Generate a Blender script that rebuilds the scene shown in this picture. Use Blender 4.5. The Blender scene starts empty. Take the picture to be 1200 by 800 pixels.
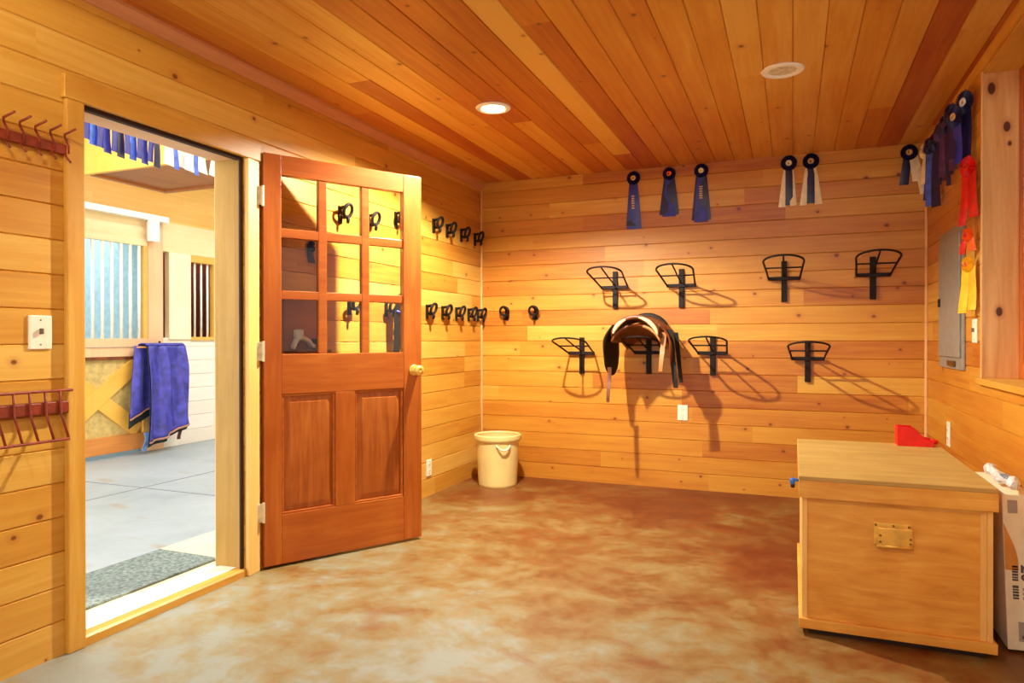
import bpy, bmesh, math, random
from mathutils import Vector, Matrix
random.seed(7)
PI = math.pi
SC = bpy.context.scene
COL = SC.collection

# ------------------------------------------------------------------ room
LX, RX, BY, FY, H = -2.435, 0.833, 5.35, -1.7, 2.44
CAM_Z = 1.134


# ================================================================== helpers
def lin(c):
    return tuple(((v / 255.0) / 12.92 if v <= 10 else (((v / 255.0) + 0.055) / 1.055) ** 2.4) for v in c)


def sock(n, *names):
    for k in names:
        if k in n.inputs:
            return n.inputs[k]


class NT:
    """tiny node-graph writer"""
    def __init__(self, name):
        self.m = bpy.data.materials.new(name)
        self.m.use_nodes = True
        self.t = self.m.node_tree
        self.b = self.t.nodes['Principled BSDF']
        self.out = self.t.nodes['Material Output']

    def n(self, typ, **kw):
        x = self.t.nodes.new(typ)
        for k, v in kw.items():
            setattr(x, k, v)
        return x

    def put(self, s, v):
        if hasattr(v, 'is_output'):
            self.t.links.new(v, s)
        else:
            s.default_value = v

    def math(self, op, a, b=None, c=None, clamp=False):
        x = self.n('ShaderNodeMath', operation=op)
        x.use_clamp = clamp
        self.put(x.inputs[0], a)
        if b is not None:
            self.put(x.inputs[1], b)
        if c is not None:
            self.put(x.inputs[2], c)
        return x.outputs[0]

    def xyz(self, x, y, z):
        c = self.n('ShaderNodeCombineXYZ')
        for i, v in enumerate((x, y, z)):
            self.put(c.inputs[i], v)
        return c.outputs[0]

    def coord(self):
        tc = self.n('ShaderNodeTexCoord')
        s = self.n('ShaderNodeSeparateXYZ')
        self.t.links.new(tc.outputs['Object'], s.inputs[0])
        return tc.outputs['Object'], [s.outputs[0], s.outputs[1], s.outputs[2]]

    def noise(self, vec, scale, detail=3.0, rough=0.55, dist=0.0):
        x = self.n('ShaderNodeTexNoise')
        self.put(x.inputs['Vector'], vec)
        x.inputs['Scale'].default_value = scale
        x.inputs['Detail'].default_value = detail
        x.inputs['Roughness'].default_value = rough
        x.inputs['Distortion'].default_value = dist
        return x.outputs[0]

    def white(self, vec):
        x = self.n('ShaderNodeTexWhiteNoise', noise_dimensions='3D')
        self.put(x.inputs['Vector'], vec)
        return x.outputs['Value'], x.outputs['Color']

    def ramp(self, fac, stops):
        x = self.n('ShaderNodeValToRGB')
        e = x.color_ramp.elements
        while len(e) < len(stops):
            e.new(0.5)
        for k, (p, c) in enumerate(stops):
            e[k].position = p
            e[k].color = (*lin(c), 1)
        self.put(x.inputs[0], fac)
        return x.outputs[0]

    def mix(self, fac, a, b):
        x = self.n('ShaderNodeMix', data_type='RGBA')
        self.put(x.inputs[0], fac)
        self.put(x.inputs[6], a)
        self.put(x.inputs[7], b)
        return x.outputs[2]

    def bump(self, h, strength=0.2, dist=0.01):
        x = self.n('ShaderNodeBump')
        x.inputs['Strength'].default_value = strength
        x.inputs['Distance'].default_value = dist
        self.put(x.inputs['Height'], h)
        self.t.links.new(x.outputs[0], self.b.inputs['Normal'])

    def fin(self, col, rough=0.5, metal=0.0, spec=0.5):
        self.put(self.b.inputs['Base Color'], col)
        self.put(self.b.inputs['Roughness'], rough)
        self.put(self.b.inputs['Metallic'], metal)
        s = sock(self.b, 'Specular IOR Level', 'Specular')
        if s:
            s.default_value = spec
        return self.m


def boards(name, along, row, pitch, seg, stops, knots=0.5, tone=0.62, rough=0.42, seed=0.0, knot=(112, 52, 18)):
    """tongue-and-groove boards: along = axis of the grain, row = axis across the boards"""
    w = NT(name)
    vec, c = w.coord()
    a, r = c[along], c[row]
    d = c[3 - along - row]
    ri = w.math('FLOOR', w.math('DIVIDE', r, pitch))
    rv, _ = w.white(w.xyz(ri, seed, 3.1))
    si = w.math('FLOOR', w.math('ADD', w.math('DIVIDE', a, seg), w.math('MULTIPLY', rv, 7.0)))
    tv, tcol = w.white(w.xyz(ri, si, 9.7 + seed))
    off = w.math('MULTIPLY', tv, 37.0)
    gv = w.xyz(w.math('ADD', w.math('MULTIPLY', a, 1.3), off), w.math('MULTIPLY', r, 26.0), w.math('MULTIPLY', d, 26.0))
    grain = w.noise(gv, 1.6, 5.0, 0.6, 0.5)
    bv = w.xyz(w.math('ADD', w.math('MULTIPLY', a, 1.1), off), w.math('MULTIPLY', r, 5.0), d)
    blot = w.noise(bv, 1.4, 2.0, 0.5)
    f = w.math('ADD', w.math('MULTIPLY', w.math('SUBTRACT', tv, 0.5), tone),
               w.math('ADD', w.math('MULTIPLY', w.math('SUBTRACT', grain, 0.5), 0.75),
                      w.math('MULTIPLY', w.math('SUBTRACT', blot, 0.5), 0.55)))
    f = w.math('ADD', f, 0.5, clamp=True)
    col = w.ramp(f, stops)
    if knots > 0:
        v = w.n('ShaderNodeTexVoronoi', voronoi_dimensions='2D', feature='F1')
        w.put(v.inputs['Vector'], w.xyz(w.math('ADD', a, w.math('MULTIPLY', rv, 3.0)), w.math('MULTIPLY', r, 1.25), 0.0))
        v.inputs['Scale'].default_value = 4.2
        cs = w.n('ShaderNodeSeparateColor')
        w.t.links.new(v.outputs['Color'], cs.inputs[0])
        on = w.math('LESS_THAN', cs.outputs[0], knots)
        size = w.math('MULTIPLY_ADD', cs.outputs[1], 0.06, 0.022)
        core = w.math('SUBTRACT', 1.0, w.math('DIVIDE', v.outputs['Distance'], size), clamp=True)
        core = w.math('MULTIPLY', w.math('MULTIPLY', core, 2.2, clamp=True), on)
        halo = w.math('SUBTRACT', 1.0, w.math('DIVIDE', v.outputs['Distance'], w.math('MULTIPLY', size, 2.8)), clamp=True)
        halo = w.math('MULTIPLY', w.math('MULTIPLY', halo, on), 0.45)
        col = w.mix(halo, col, (*lin((168, 84, 26)), 1))
        col = w.mix(w.math('MULTIPLY', core, 0.9), col, (*lin(knot), 1))
    w.bump(grain, 0.12, 0.004)
    return w.fin(col, rough)


def timber(name, along, stops, scale=1.0, rough=0.42, stretch=14.0, bump=0.1):
    w = NT(name)
    vec, c = w.coord()
    s = [stretch, stretch, stretch]
    s[along] = 1.0
    gv = w.xyz(*[w.math('MULTIPLY', c[i], s[i]) for i in range(3)])
    g = w.noise(gv, 2.2 * scale, 5.0, 0.62, 0.8)
    big = w.noise(vec, 3.0 * scale, 2.0, 0.5, 0.6)
    f = w.math('ADD', w.math('MULTIPLY', w.math('SUBTRACT', g, 0.5), 1.1), w.math('MULTIPLY', w.math('SUBTRACT', big, 0.5), 0.7))
    f = w.math('ADD', f, 0.5, clamp=True)
    w.bump(g, bump, 0.003)
    return w.fin(w.ramp(f, stops), rough)


def plain(name, rgb, rough=0.5, metal=0.0, var=0.12, scale=18.0, bump=0.0, spec=0.5):
    w = NT(name)
    vec, c = w.coord()
    g = w.noise(vec, scale, 3.0, 0.6)
    lo = tuple(max(0, v * (1 - var)) for v in rgb)
    hi = tuple(min(255, v * (1 + var)) for v in rgb)
    if bump:
        w.bump(g, bump, 0.004)
    return w.fin(w.ramp(g, [(0.3, lo), (0.7, hi)]), rough, metal, spec)


def glow(name, rgb, strength):
    w = NT(name)
    vec, c = w.coord()
    e = w.n('ShaderNodeEmission')
    e.inputs[0].default_value = (*lin(rgb), 1)
    e.inputs[1].default_value = strength
    w.t.links.new(e.outputs[0], w.out.inputs[0])
    return w.m


class MB:
    """collects shapes; build() links them as ONE mesh object"""
    def __init__(self):
        self.bm = bmesh.new()

    def box(self, x0, x1, y0, y1, z0, z1, mtx=None):
        vs = [self.bm.verts.new(Vector((x, y, z)) if mtx is None else mtx @ Vector((x, y, z)))
              for x in (x0, x1) for y in (y0, y1) for z in (z0, z1)]
        for f in ((0, 1, 3, 2), (4, 6, 7, 5), (0, 4, 5, 1), (2, 3, 7, 6), (0, 2, 6, 4), (1, 5, 7, 3)):
            self.bm.faces.new([vs[i] for i in f])
        return self

    def prism(self, pts, axis, a0, a1):
        """polygon pts (in the two other axes, in order) extruded along axis"""
        def P(p, a):
            q = list(p)
            q.insert(axis, a)
            return Vector(q)
        A = [self.bm.verts.new(P(p, a0)) for p in pts]
        B = [self.bm.verts.new(P(p, a1)) for p in pts]
        n = len(pts)
        self.bm.faces.new(A)
        self.bm.faces.new(B[::-1])
        for i in range(n):
            self.bm.faces.new([A[i], A[(i + 1) % n], B[(i + 1) % n], B[i]][::-1])
        return self

    def sweep(self, path, rad, n=8, closed=False, flat=None, cap=True):
        """tube along path; rad number or list; flat=(w,h) gives a flat strap section"""
        P = [Vector(p) for p in path]
        m = len(P)
        rings = []
        up = Vector((0, 0, 1))
        prev = None
        for i, p in enumerate(P):
            if closed:
                t = (P[(i + 1) % m] - P[i - 1])
            else:
                t = P[min(i + 1, m - 1)] - P[max(i - 1, 0)]
            t = t.normalized() if t.length > 1e-9 else Vector((0, 0, 1))
            if prev is None:
                u = t.cross(up)
                if u.length < 1e-3:
                    u = t.cross(Vector((0, 1, 0)))
            else:
                u = prev - t * prev.dot(t)
            u.normalize()
            prev = u
            v = t.cross(u)
            r = rad[i] if isinstance(rad, (list, tuple)) else rad
            ring = []
            for k in range(n):
                an = 2 * PI * k / n
                ring.append(self.bm.verts.new(p + u * (math.cos(an) * r) + v * (math.sin(an) * r)))
            rings.append(ring)
        rng = range(m) if closed else range(m - 1)
        for i in rng:
            A, B = rings[i], rings[(i + 1) % m]
            for k in range(n):
                self.bm.faces.new([A[k], A[(k + 1) % n], B[(k + 1) % n], B[k]])
        if cap and not closed:
            self.bm.faces.new(rings[0][::-1])
            self.bm.faces.new(rings[-1])
        return self

    def lathe(self, prof, n=40, c=(0, 0, 0), axis=2, ring=False):
        rings = []
        for r, z in prof:
            ring = []
            for k in range(n):
                an = 2 * PI * k / n
                q = [r * math.cos(an), r * math.sin(an)]
                q.insert(axis, z)
                if axis == 1:
                    q = [r * math.cos(an), z, r * math.sin(an)]
                ring.append(self.bm.verts.new(Vector(q) + Vector(c)))
            rings.append(ring)
        for A, B in zip(rings, rings[1:]):
            for k in range(n):
                self.bm.faces.new([A[k], A[(k + 1) % n], B[(k + 1) % n], B[k]])
        if ring:
            A, B = rings[-1], rings[0]
            for k in range(n):
                self.bm.faces.new([A[k], A[(k + 1) % n], B[(k + 1) % n], B[k]])
        else:
            self.bm.faces.new(rings[0][::-1])
            self.bm.faces.new(rings[-1])
        return self

    def grid(self, fn, nu, nv, thick=0.0, nrm=None):
        """surface fn(u,v) with u,v in 0..1; thick makes it a closed slab along nrm(u,v)"""
        def lay(o):
            return [[self.bm.verts.new(Vector(fn(i / nu, j / nv)) + (Vector(nrm) * o)) for j in range(nv + 1)] for i in range(nu + 1)]
        A = lay(0)
        for i in range(nu):
            for j in range(nv):
                self.bm.faces.new([A[i][j], A[i + 1][j], A[i + 1][j + 1], A[i][j + 1]])
        if thick:
            B = lay(thick)
            for i in range(nu):
                for j in range(nv):
                    self.bm.faces.new([B[i][j], B[i][j + 1], B[i + 1][j + 1], B[i + 1][j]])
            for i in range(nu):
                self.bm.faces.new([A[i][0], B[i][0], B[i + 1][0], A[i + 1][0]])
                self.bm.faces.new([A[i][nv], A[i + 1][nv], B[i + 1][nv], B[i][nv]])
            for j in range(nv):
                self.bm.faces.new([A[0][j], A[0][j + 1], B[0][j + 1], B[0][j]])
                self.bm.faces.new([A[nu][j], B[nu][j], B[nu][j + 1], A[nu][j + 1]])
        return self

    def build(self, name, mat, parent=None, bevel=0.0, smooth=False, loc=None, sub=0):
        bmesh.ops.recalc_face_normals(self.bm, faces=self.bm.faces[:])
        me = bpy.data.meshes.new(name)
        self.bm.to_mesh(me)
        self.bm.free()
        if smooth:
            me.polygons.foreach_set('use_smooth', [True] * len(me.polygons))
        me.materials.append(mat)
        o = bpy.data.objects.new(name, me)
        COL.objects.link(o)
        if parent:
            o.parent = parent
        if loc:
            o.location = loc
        if bevel:
            b = o.modifiers.new('bevel', 'BEVEL')
            b.width = bevel
            b.segments = 2
            b.limit_method = 'ANGLE'
            b.angle_limit = 0.6
        if sub:
            s = o.modifiers.new('sub', 'SUBSURF')
            s.levels = sub
            s.render_levels = sub
        return o


def tag(o, label, cat, group=None):
    o['label'] = label
    o['category'] = cat
    if group:
        o['group'] = group
    return o


def struct(o, label=None):
    o['kind'] = 'structure'
    if label:
        o['label'] = label
    return o


def thing(name, label, cat, loc=(0, 0, 0), rz=0.0, group=None):
    o = bpy.data.objects.new(name, None)
    o.empty_display_size = 0.05
    COL.objects.link(o)
    o.location = loc
    o.rotation_euler = (0, 0, rz)
    return tag(o, label, cat, group)


def dup(root, loc, rz=0.0, label=None):
    r = root.copy()
    COL.objects.link(r)
    r.location = loc
    r.rotation_euler = (0, 0, rz)
    if label:
        r['label'] = label
    for ch in list(root.children):
        c = ch.copy()
        COL.objects.link(c)
        c.parent = r
        for g in list(ch.children):
            d = g.copy()
            COL.objects.link(d)
            d.parent = c
    return r


# ================================================================== materials
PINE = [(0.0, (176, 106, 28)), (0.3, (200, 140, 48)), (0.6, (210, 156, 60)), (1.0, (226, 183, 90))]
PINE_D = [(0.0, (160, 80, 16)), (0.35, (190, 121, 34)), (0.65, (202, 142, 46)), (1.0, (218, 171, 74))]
CEIL = [(0.0, (160, 70, 16)), (0.35, (186, 108, 32)), (0.7, (202, 136, 48)), (1.0, (216, 164, 76))]
M = {}
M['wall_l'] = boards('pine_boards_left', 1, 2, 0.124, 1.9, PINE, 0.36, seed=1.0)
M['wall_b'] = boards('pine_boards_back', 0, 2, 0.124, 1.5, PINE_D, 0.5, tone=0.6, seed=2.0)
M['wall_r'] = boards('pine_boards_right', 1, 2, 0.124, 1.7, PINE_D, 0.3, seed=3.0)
M['ceil'] = boards('pine_boards_ceiling', 1, 0, 0.132, 5.5, CEIL, 0.3, tone=1.05, rough=0.38, seed=4.0)
M['trim_v'] = timber('pine_trim_upright', 2, PINE, 0.7)
M['trim_h'] = timber('pine_trim_level', 1, PINE, 0.7)
M['trim_x'] = timber('pine_trim_cross', 0, PINE, 0.7)
M['bead'] = timber('pale_pine_bead', 2, [(0, (214, 150, 84)), (1, (240, 192, 128))], 0.7)
M['crown'] = timber('pale_crown', 1, [(0, (196, 130, 80)), (1, (222, 164, 116))], 0.7)
M['jamb'] = timber('weathered_jamb', 2, [(0, (142, 104, 40)), (0.5, (166, 128, 56)), (1, (190, 152, 80))], 0.8)
M['jamb_lt'] = timber('yellow_jamb', 2, [(0, (226, 178, 88)), (1, (242, 204, 122))], 0.8)
M['door_v'] = timber('stained_fir_upright', 2, [(0, (140, 62, 14)), (0.45, (172, 86, 24)), (1, (202, 118, 44))], 0.8, 0.35)
M['door_h'] = timber('stained_fir_level', 0, [(0, (140, 62, 14)), (0.45, (172, 86, 24)), (1, (202, 118, 44))], 0.8, 0.35)
M['door_p'] = timber('stained_fir_panel', 2, [(0, (122, 54, 14)), (0.45, (162, 82, 26)), (1, (198, 118, 52))], 1.2, 0.35)
M['oak_x'] = timber('oak_plywood_cross', 0, [(0, (172, 98, 28)), (0.36, (212, 146, 54)), (0.65, (224, 166, 70)), (1, (242, 198, 106))], 1.6, 0.45, 8.0)
M['oak_lid'] = timber('worn_plywood_lid', 0, [(0, (156, 116, 52)), (0.5, (182, 146, 76)), (1, (202, 168, 98))], 1.4, 0.55, 7.0)
M['oak_edge'] = timber('plywood_edge', 2, [(0, (214, 158, 72)), (1, (242, 204, 124))], 1.2, 0.5)
M['dark'] = plain('dark_recess', (48, 26, 16), 0.8)
M['iron'] = plain('black_iron', (26, 14, 11), 0.6, 0.0, 0.2, spec=0.25)
M['rust_metal'] = plain('red_brown_painted_wire', (128, 44, 14), 0.5, 0.0, 0.15)
M['brass'] = plain('brass', (236, 192, 92), 0.38, 0.55, 0.08)
M['brass_d'] = plain('dull_brass_screw', (128, 92, 36), 0.45, 0.8)
M['hinge'] = plain('pale_zinc_hinge', (222, 214, 184), 0.4, 0.4)
M['white_pl'] = plain('ivory_plastic', (240, 230, 204), 0.4, var=0.03)
M['slot'] = plain('grey_slot', (96, 84, 66), 0.6)
M['bin'] = plain('cream_plastic', (226, 204, 132), 0.42, var=0.04, scale=4)
M['panel_g'] = plain('grey_painted_steel', (140, 134, 122), 0.45, 0.1, 0.05)
M['navy'] = plain('navy_satin', (28, 25, 72), 0.4, var=0.2)
M['blue'] = plain('blue_satin', (40, 46, 150), 0.38, var=0.18)
M['bluel'] = plain('bright_blue_satin', (62, 96, 214), 0.38, var=0.18)
M['purple'] = plain('plum_satin', (74, 44, 92), 0.4, var=0.2)
M['cream'] = plain('cream_satin', (232, 218, 178), 0.42, var=0.06)
M['white_s'] = plain('white_satin', (240, 240, 240), 0.4, var=0.04)
M['gold'] = plain('gold_print', (206, 168, 110), 0.4, var=0.15)
M['red'] = plain('red_satin', (206, 18, 12), 0.4, var=0.12)
M['orange'] = plain('orange_satin', (232, 96, 20), 0.4, var=0.12)
M['yellow'] = plain('yellow_satin', (236, 180, 24), 0.4, var=0.1)
M['red_pl'] = plain('red_plastic', (222, 22, 14), 0.35, var=0.05)
M['blue_pl'] = plain('blue_plastic', (40, 112, 220), 0.35, var=0.05)
M['leather_k'] = plain('black_leather', (32, 25, 16), 0.6, var=0.2, bump=0.2, spec=0.3)
M['leather_b'] = plain('brown_leather', (112, 56, 26), 0.42, var=0.25, bump=0.15)
M['leather_t'] = plain('tan_leather', (176, 116, 62), 0.5, var=0.15)
M['fleece'] = plain('cream_wool', (226, 200, 150), 0.9, var=0.1, scale=60, bump=0.5)
M['carton'] = plain('white_carton', (232, 220, 184), 0.6, var=0.03)
M['kraft'] = plain('orange_print', (206, 138, 56), 0.6, var=0.06)
M['ink'] = plain('grey_ink', (84, 74, 72), 0.7, var=0.25, scale=120)
M['ink_lt'] = plain('pale_grey_ink', (162, 148, 134), 0.7, var=0.05, scale=12)
M['film'] = plain('white_plastic_film', (232, 226, 214), 0.35, var=0.2, scale=40, bump=0.5)
M['rubber'] = plain('dark_rubber_strip', (52, 26, 14), 0.7)
M['sill'] = plain('pale_worn_threshold', (236, 228, 204), 0.45, var=0.05, scale=9)
M['matm'] = plain('grey_green_doormat', (112, 122, 116), 0.95, var=0.28, scale=55, bump=0.6)
M['lampw'] = plain('white_enamel', (240, 236, 226), 0.35, var=0.02)
M['lens_off'] = plain('unlit_lamp_lens', (206, 200, 172), 0.3, var=0.15, scale=40)
M['lens_on'] = glow('lit_lamp_lens', (255, 238, 196), 30.0)
M['cloth_w'] = plain('white_cotton', (236, 228, 208), 0.8, var=0.06, bump=0.2)

# outside the doorway
M['out_cream'] = timber('cream_painted_boards', 1, [(0, (226, 204, 156)), (1, (244, 226, 184))], 0.7, 0.55)
M['out_pink'] = timber('pale_rose_fir', 2, [(0, (222, 172, 128)), (1, (240, 200, 160))], 0.7, 0.5)
M['out_gold'] = timber('golden_fir', 1, [(0, (214, 156, 64)), (1, (240, 192, 100))], 0.7, 0.5)
M['out_goldx'] = timber('golden_fir_brace', 1, [(0, (222, 160, 58)), (1, (246, 196, 92))], 0.7, 0.5, 4.0)
M['out_brown'] = timber('shaded_brown_wood', 1, [(0, (150, 82, 34)), (1, (186, 112, 52))], 0.7, 0.5)  # brown carries the shade under the boxed aisle beam
M['out_kick'] = timber('orange_kick_rail', 1, [(0, (188, 108, 44)), (1, (224, 152, 78))], 0.7, 0.5)
M['out_ply'] = plain('tan_plywood', (198, 170, 104), 0.6, var=0.1)
M['out_siding'] = boards('white_siding', 1, 2, 0.15, 2.0, [(0, (232, 220, 206)), (1, (248, 242, 236))], 0.0)
M['out_up'] = boards('yellow_upper_boards', 1, 2, 0.14, 1.6, [(0, (220, 166, 82)), (1, (244, 206, 128))], 0.0)
M['stall_dark'] = plain('dark_red_stall_boards', (116, 50, 30), 0.7)
M['bar'] = plain('galvanised_bar', (244, 242, 234), 0.4, 0.0, 0.03)
M['stall_day_tint'] = plain('daylight_blue_stall_wall', (160, 190, 200), 0.7, var=0.06)  # pale blue puts the stall's daylight into the wall colour
M['track'] = plain('white_steel_track', (238, 240, 244), 0.35, 0.2, 0.04)
M['blanket'] = plain('blue_quilted_nylon', (64, 62, 158), 0.5, var=0.22, scale=14, bump=0.3)
M['lining'] = plain('dark_lining', (34, 36, 44), 0.8)
M['piping'] = plain('tan_binding', (172, 122, 96), 0.7)
M['strap_b'] = plain('light_blue_webbing', (112, 156, 222), 0.6)
M['strap_k'] = plain('brown_webbing', (96, 56, 40), 0.6)


def knotty_jamb():
    w = NT('knotty_pine_jamb')
    vec, c = w.coord()
    g = w.noise(w.xyz(w.math('MULTIPLY', c[0], 16.0), c[1], c[2]), 2.0, 5.0, 0.6, 0.8)
    col = w.ramp(g, [(0.2, (204, 138, 72)), (0.5, (220, 162, 98)), (0.8, (234, 186, 126))])
    for (x, z, rx, rz_) in ((0.868, 2.31, 0.014, 0.026), (0.929, 2.124, 0.013, 0.022), (0.900, 1.259, 0.012, 0.02), (0.940, 2.044, 0.007, 0.01)):
        d = w.math('POWER', w.math('ADD', w.math('POWER', w.math('DIVIDE', w.math('SUBTRACT', c[0], x), rx), 2.0),
                   w.math('POWER', w.math('DIVIDE', w.math('SUBTRACT', c[2], z), rz_), 2.0)), 0.5)
        core = w.math('MULTIPLY', w.math('SUBTRACT', 1.25, d), 3.0, clamp=True)
        halo = w.math('MULTIPLY', w.math('SUBTRACT', 2.4, d), 0.35, clamp=True)
        col = w.mix(halo, col, (*lin((176, 100, 44)), 1))
        col = w.mix(core, col, (*lin((88, 36, 14)), 1))
    w.bump(g, 0.1, 0.003)
    return w.fin(col, 0.42)


def concrete_room():
    w = NT('acid_stained_concrete')
    vec, c = w.coord()
    n1 = w.noise(vec, 1.5, 6.0, 0.65, 0.5)
    n2 = w.noise(vec, 6.5, 5.0, 0.66, 0.3)
    n3 = w.noise(vec, 24.0, 4.0, 0.7)
    # stain gets browner towards the back of the room; the greyer doorway end paints in daylight spill
    door_spill = w.n('ShaderNodeMapRange')
    w.put(door_spill.inputs['Value'], w.math('ADD', c[1], w.math('MULTIPLY', c[0], 0.55)))
    door_spill.inputs['From Min'].default_value = 0.2
    door_spill.inputs['From Max'].default_value = 4.2
    door_spill.inputs['To Min'].default_value = 0.55
    door_spill.inputs['To Max'].default_value = -0.26
    f = w.math('ADD', w.math('MULTIPLY', w.math('SUBTRACT', n1, 0.5), 1.5), w.math('MULTIPLY', w.math('SUBTRACT', n2, 0.5), 0.9))
    f = w.math('ADD', f, w.math('MULTIPLY', w.math('SUBTRACT', n3, 0.5), 0.28))
    f = w.math('ADD', w.math('ADD', f, door_spill.outputs[0]), 0.5, clamp=True)
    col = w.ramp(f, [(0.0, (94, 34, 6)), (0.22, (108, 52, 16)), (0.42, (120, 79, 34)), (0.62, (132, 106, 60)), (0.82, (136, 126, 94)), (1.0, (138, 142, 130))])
    n4 = w.noise(w.xyz(w.math('MULTIPLY', c[0], 0.8), w.math('MULTIPLY', c[1], 1.3), 4.0), 4.2, 5.0, 0.68, 0.6)
    mask = w.math('MULTIPLY', w.math('SUBTRACT', n4, 0.545), 7.0, clamp=True)
    fade = w.math('SUBTRACT', 1.0, w.math('MULTIPLY', w.math('ADD', door_spill.outputs[0], 0.0, clamp=True), 1.6), clamp=True)
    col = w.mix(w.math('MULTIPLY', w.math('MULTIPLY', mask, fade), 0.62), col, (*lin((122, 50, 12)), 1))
    w.bump(n3, 0.08, 0.003)
    return w.fin(col, w.math('MULTIPLY_ADD', n2, 0.3, 0.28))


def concrete_aisle():
    w = NT('pale_grey_concrete')
    vec, c = w.coord()
    n1 = w.noise(vec, 0.8, 4.0, 0.6, 0.4)
    n2 = w.noise(vec, 4.5, 4.0, 0.7)
    f = w.math('ADD', w.math('MULTIPLY', n1, 0.7), w.math('MULTIPLY', n2, 0.3))
    col = w.ramp(f, [(0.25, (118, 126, 132)), (0.45, (150, 160, 164)), (0.7, (170, 178, 182))])
    st = w.noise(w.xyz(w.math('MULTIPLY', c[0], 1.2), w.math('MULTIPLY', c[1], 3.0), 0.0), 1.7, 2.0, 0.4)
    mask = w.math('MULTIPLY', w.math('SUBTRACT', st, 0.66, clamp=True), 7.0, clamp=True)
    col = w.mix(w.math('MULTIPLY', mask, 0.7), col, (*lin((150, 112, 60)), 1))
    return w.fin(col, 0.5)


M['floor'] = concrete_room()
M['aisle'] = concrete_aisle()
M['apron'] = plain('beige_concrete_apron', (222, 208, 170), 0.6, var=0.06, scale=6)

gm = NT('clear_window_glass')
gl = gm.n('ShaderNodeBsdfGlossy')
gl.inputs['Roughness'].default_value = 0.0
tr = gm.n('ShaderNodeBsdfTransparent')
tr.inputs[0].default_value = (0.97, 0.98, 0.97, 1)
fr = gm.n('ShaderNodeFresnel')
fr.inputs[0].default_value = 1.5
mx = gm.n('ShaderNodeMixShader')
gm.t.links.new(fr.outputs[0], mx.inputs[0])
gm.t.links.new(tr.outputs[0], mx.inputs[1])
gm.t.links.new(gl.outputs[0], mx.inputs[2])
gm.t.links.new(mx.outputs[0], gm.out.inputs[0])
M['glass'] = gm.m


# ================================================================== room shell
def v_profile(z0, z1, pitch, face, back, g=0.004, gd=0.006):
    """cross-section of a stack of boards with V-grooves at multiples of pitch (depth coordinate, height)"""
    s = 1 if back < face else -1
    pts = [(back, z0), (face, z0)]
    k = math.ceil((z0 + 1e-4) / pitch)
    while k * pitch < z1 - 1e-4:
        z = k * pitch
        if z - g > z0 and z + g < z1:
            pts += [(face, z - g), (face - s * gd, z), (face, z + g)]
        k += 1
    pts += [(face, z1), (back, z1)]
    return pts


DY0, DY1, DZ = 1.79, 2.61, 2.015           # doorway in the left wall
WT = 0.15
m = MB()
for (y0, y1, z0) in ((FY, DY0, 0), (DY1, BY + 0.1, 0), (DY0, DY1, DZ)):
    m.prism(v_profile(z0, H, 0.124, LX, LX - WT), 1, y0, y1)
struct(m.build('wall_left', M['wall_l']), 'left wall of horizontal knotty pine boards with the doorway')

m = MB()
prof = v_profile(0, H, 0.124, BY, BY + 0.1)
m.prism([(p[0], p[1]) for p in prof], 0, LX, RX)
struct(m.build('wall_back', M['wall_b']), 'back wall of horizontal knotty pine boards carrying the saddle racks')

WY0, WY1, WZ0, WZ1, WD = 1.5, 3.905, 0.945, 2.395, 0.19   # window recess in the right wall
m = MB()
for (y0, y1, z0, z1) in ((FY, WY0, 0, H), (WY1, BY + 0.1, 0, H), (WY0, WY1, 0, WZ0 - 0.03), (WY0, WY1, WZ1, H)):
    m.prism(v_profile(z0, z1, 0.124, RX, RX + WD + 0.06), 1, y0, y1)
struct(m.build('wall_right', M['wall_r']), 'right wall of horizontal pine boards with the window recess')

m = MB()
FX0, FX1, FZ0, FZ1 = -1.9, 0.3, 0.75, 2.15  # made-up opening for the frontal fill light
for (x0, x1, z0, z1) in ((LX, FX0, 0, H), (FX1, RX, 0, H), (FX0, FX1, 0, FZ0), (FX0, FX1, FZ1, H)):
    m.prism([(p[0], p[1]) for p in v_profile(z0, z1, 0.124, FY, FY - 0.1)], 0, x0, x1)
struct(m.build('wall_front', M['wall_b']), 'front wall of pine boards behind the viewpoint')

m = MB()
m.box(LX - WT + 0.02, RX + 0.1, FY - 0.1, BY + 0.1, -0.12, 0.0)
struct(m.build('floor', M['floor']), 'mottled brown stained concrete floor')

# ceiling boards run along the room, V-grooved
m = MB()
pts = [(LX - WT, H + 0.08)]
pts.append((LX - WT, H))
k = math.ceil((LX - WT) / 0.132)
while k * 0.132 < RX + 0.24:
    x = k * 0.132
    pts += [(x - 0.004, H), (x, H + 0.006), (x + 0.004, H)]
    k += 1
pts += [(RX + 0.25, H), (RX + 0.25, H + 0.08)]
m.prism([(p[0], p[1]) for p in pts], 1, FY - 0.1, BY + 0.1)
struct(m.build('ceiling', M['ceil']), 'orange pine board ceiling')

# trims -------------------------------------------------------------
def trim(nm, label, bx, mat, bevel=0.004):
    mm = MB()
    mm.box(*bx)
    return struct(mm.build(nm, mat, bevel=bevel), label)


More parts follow.
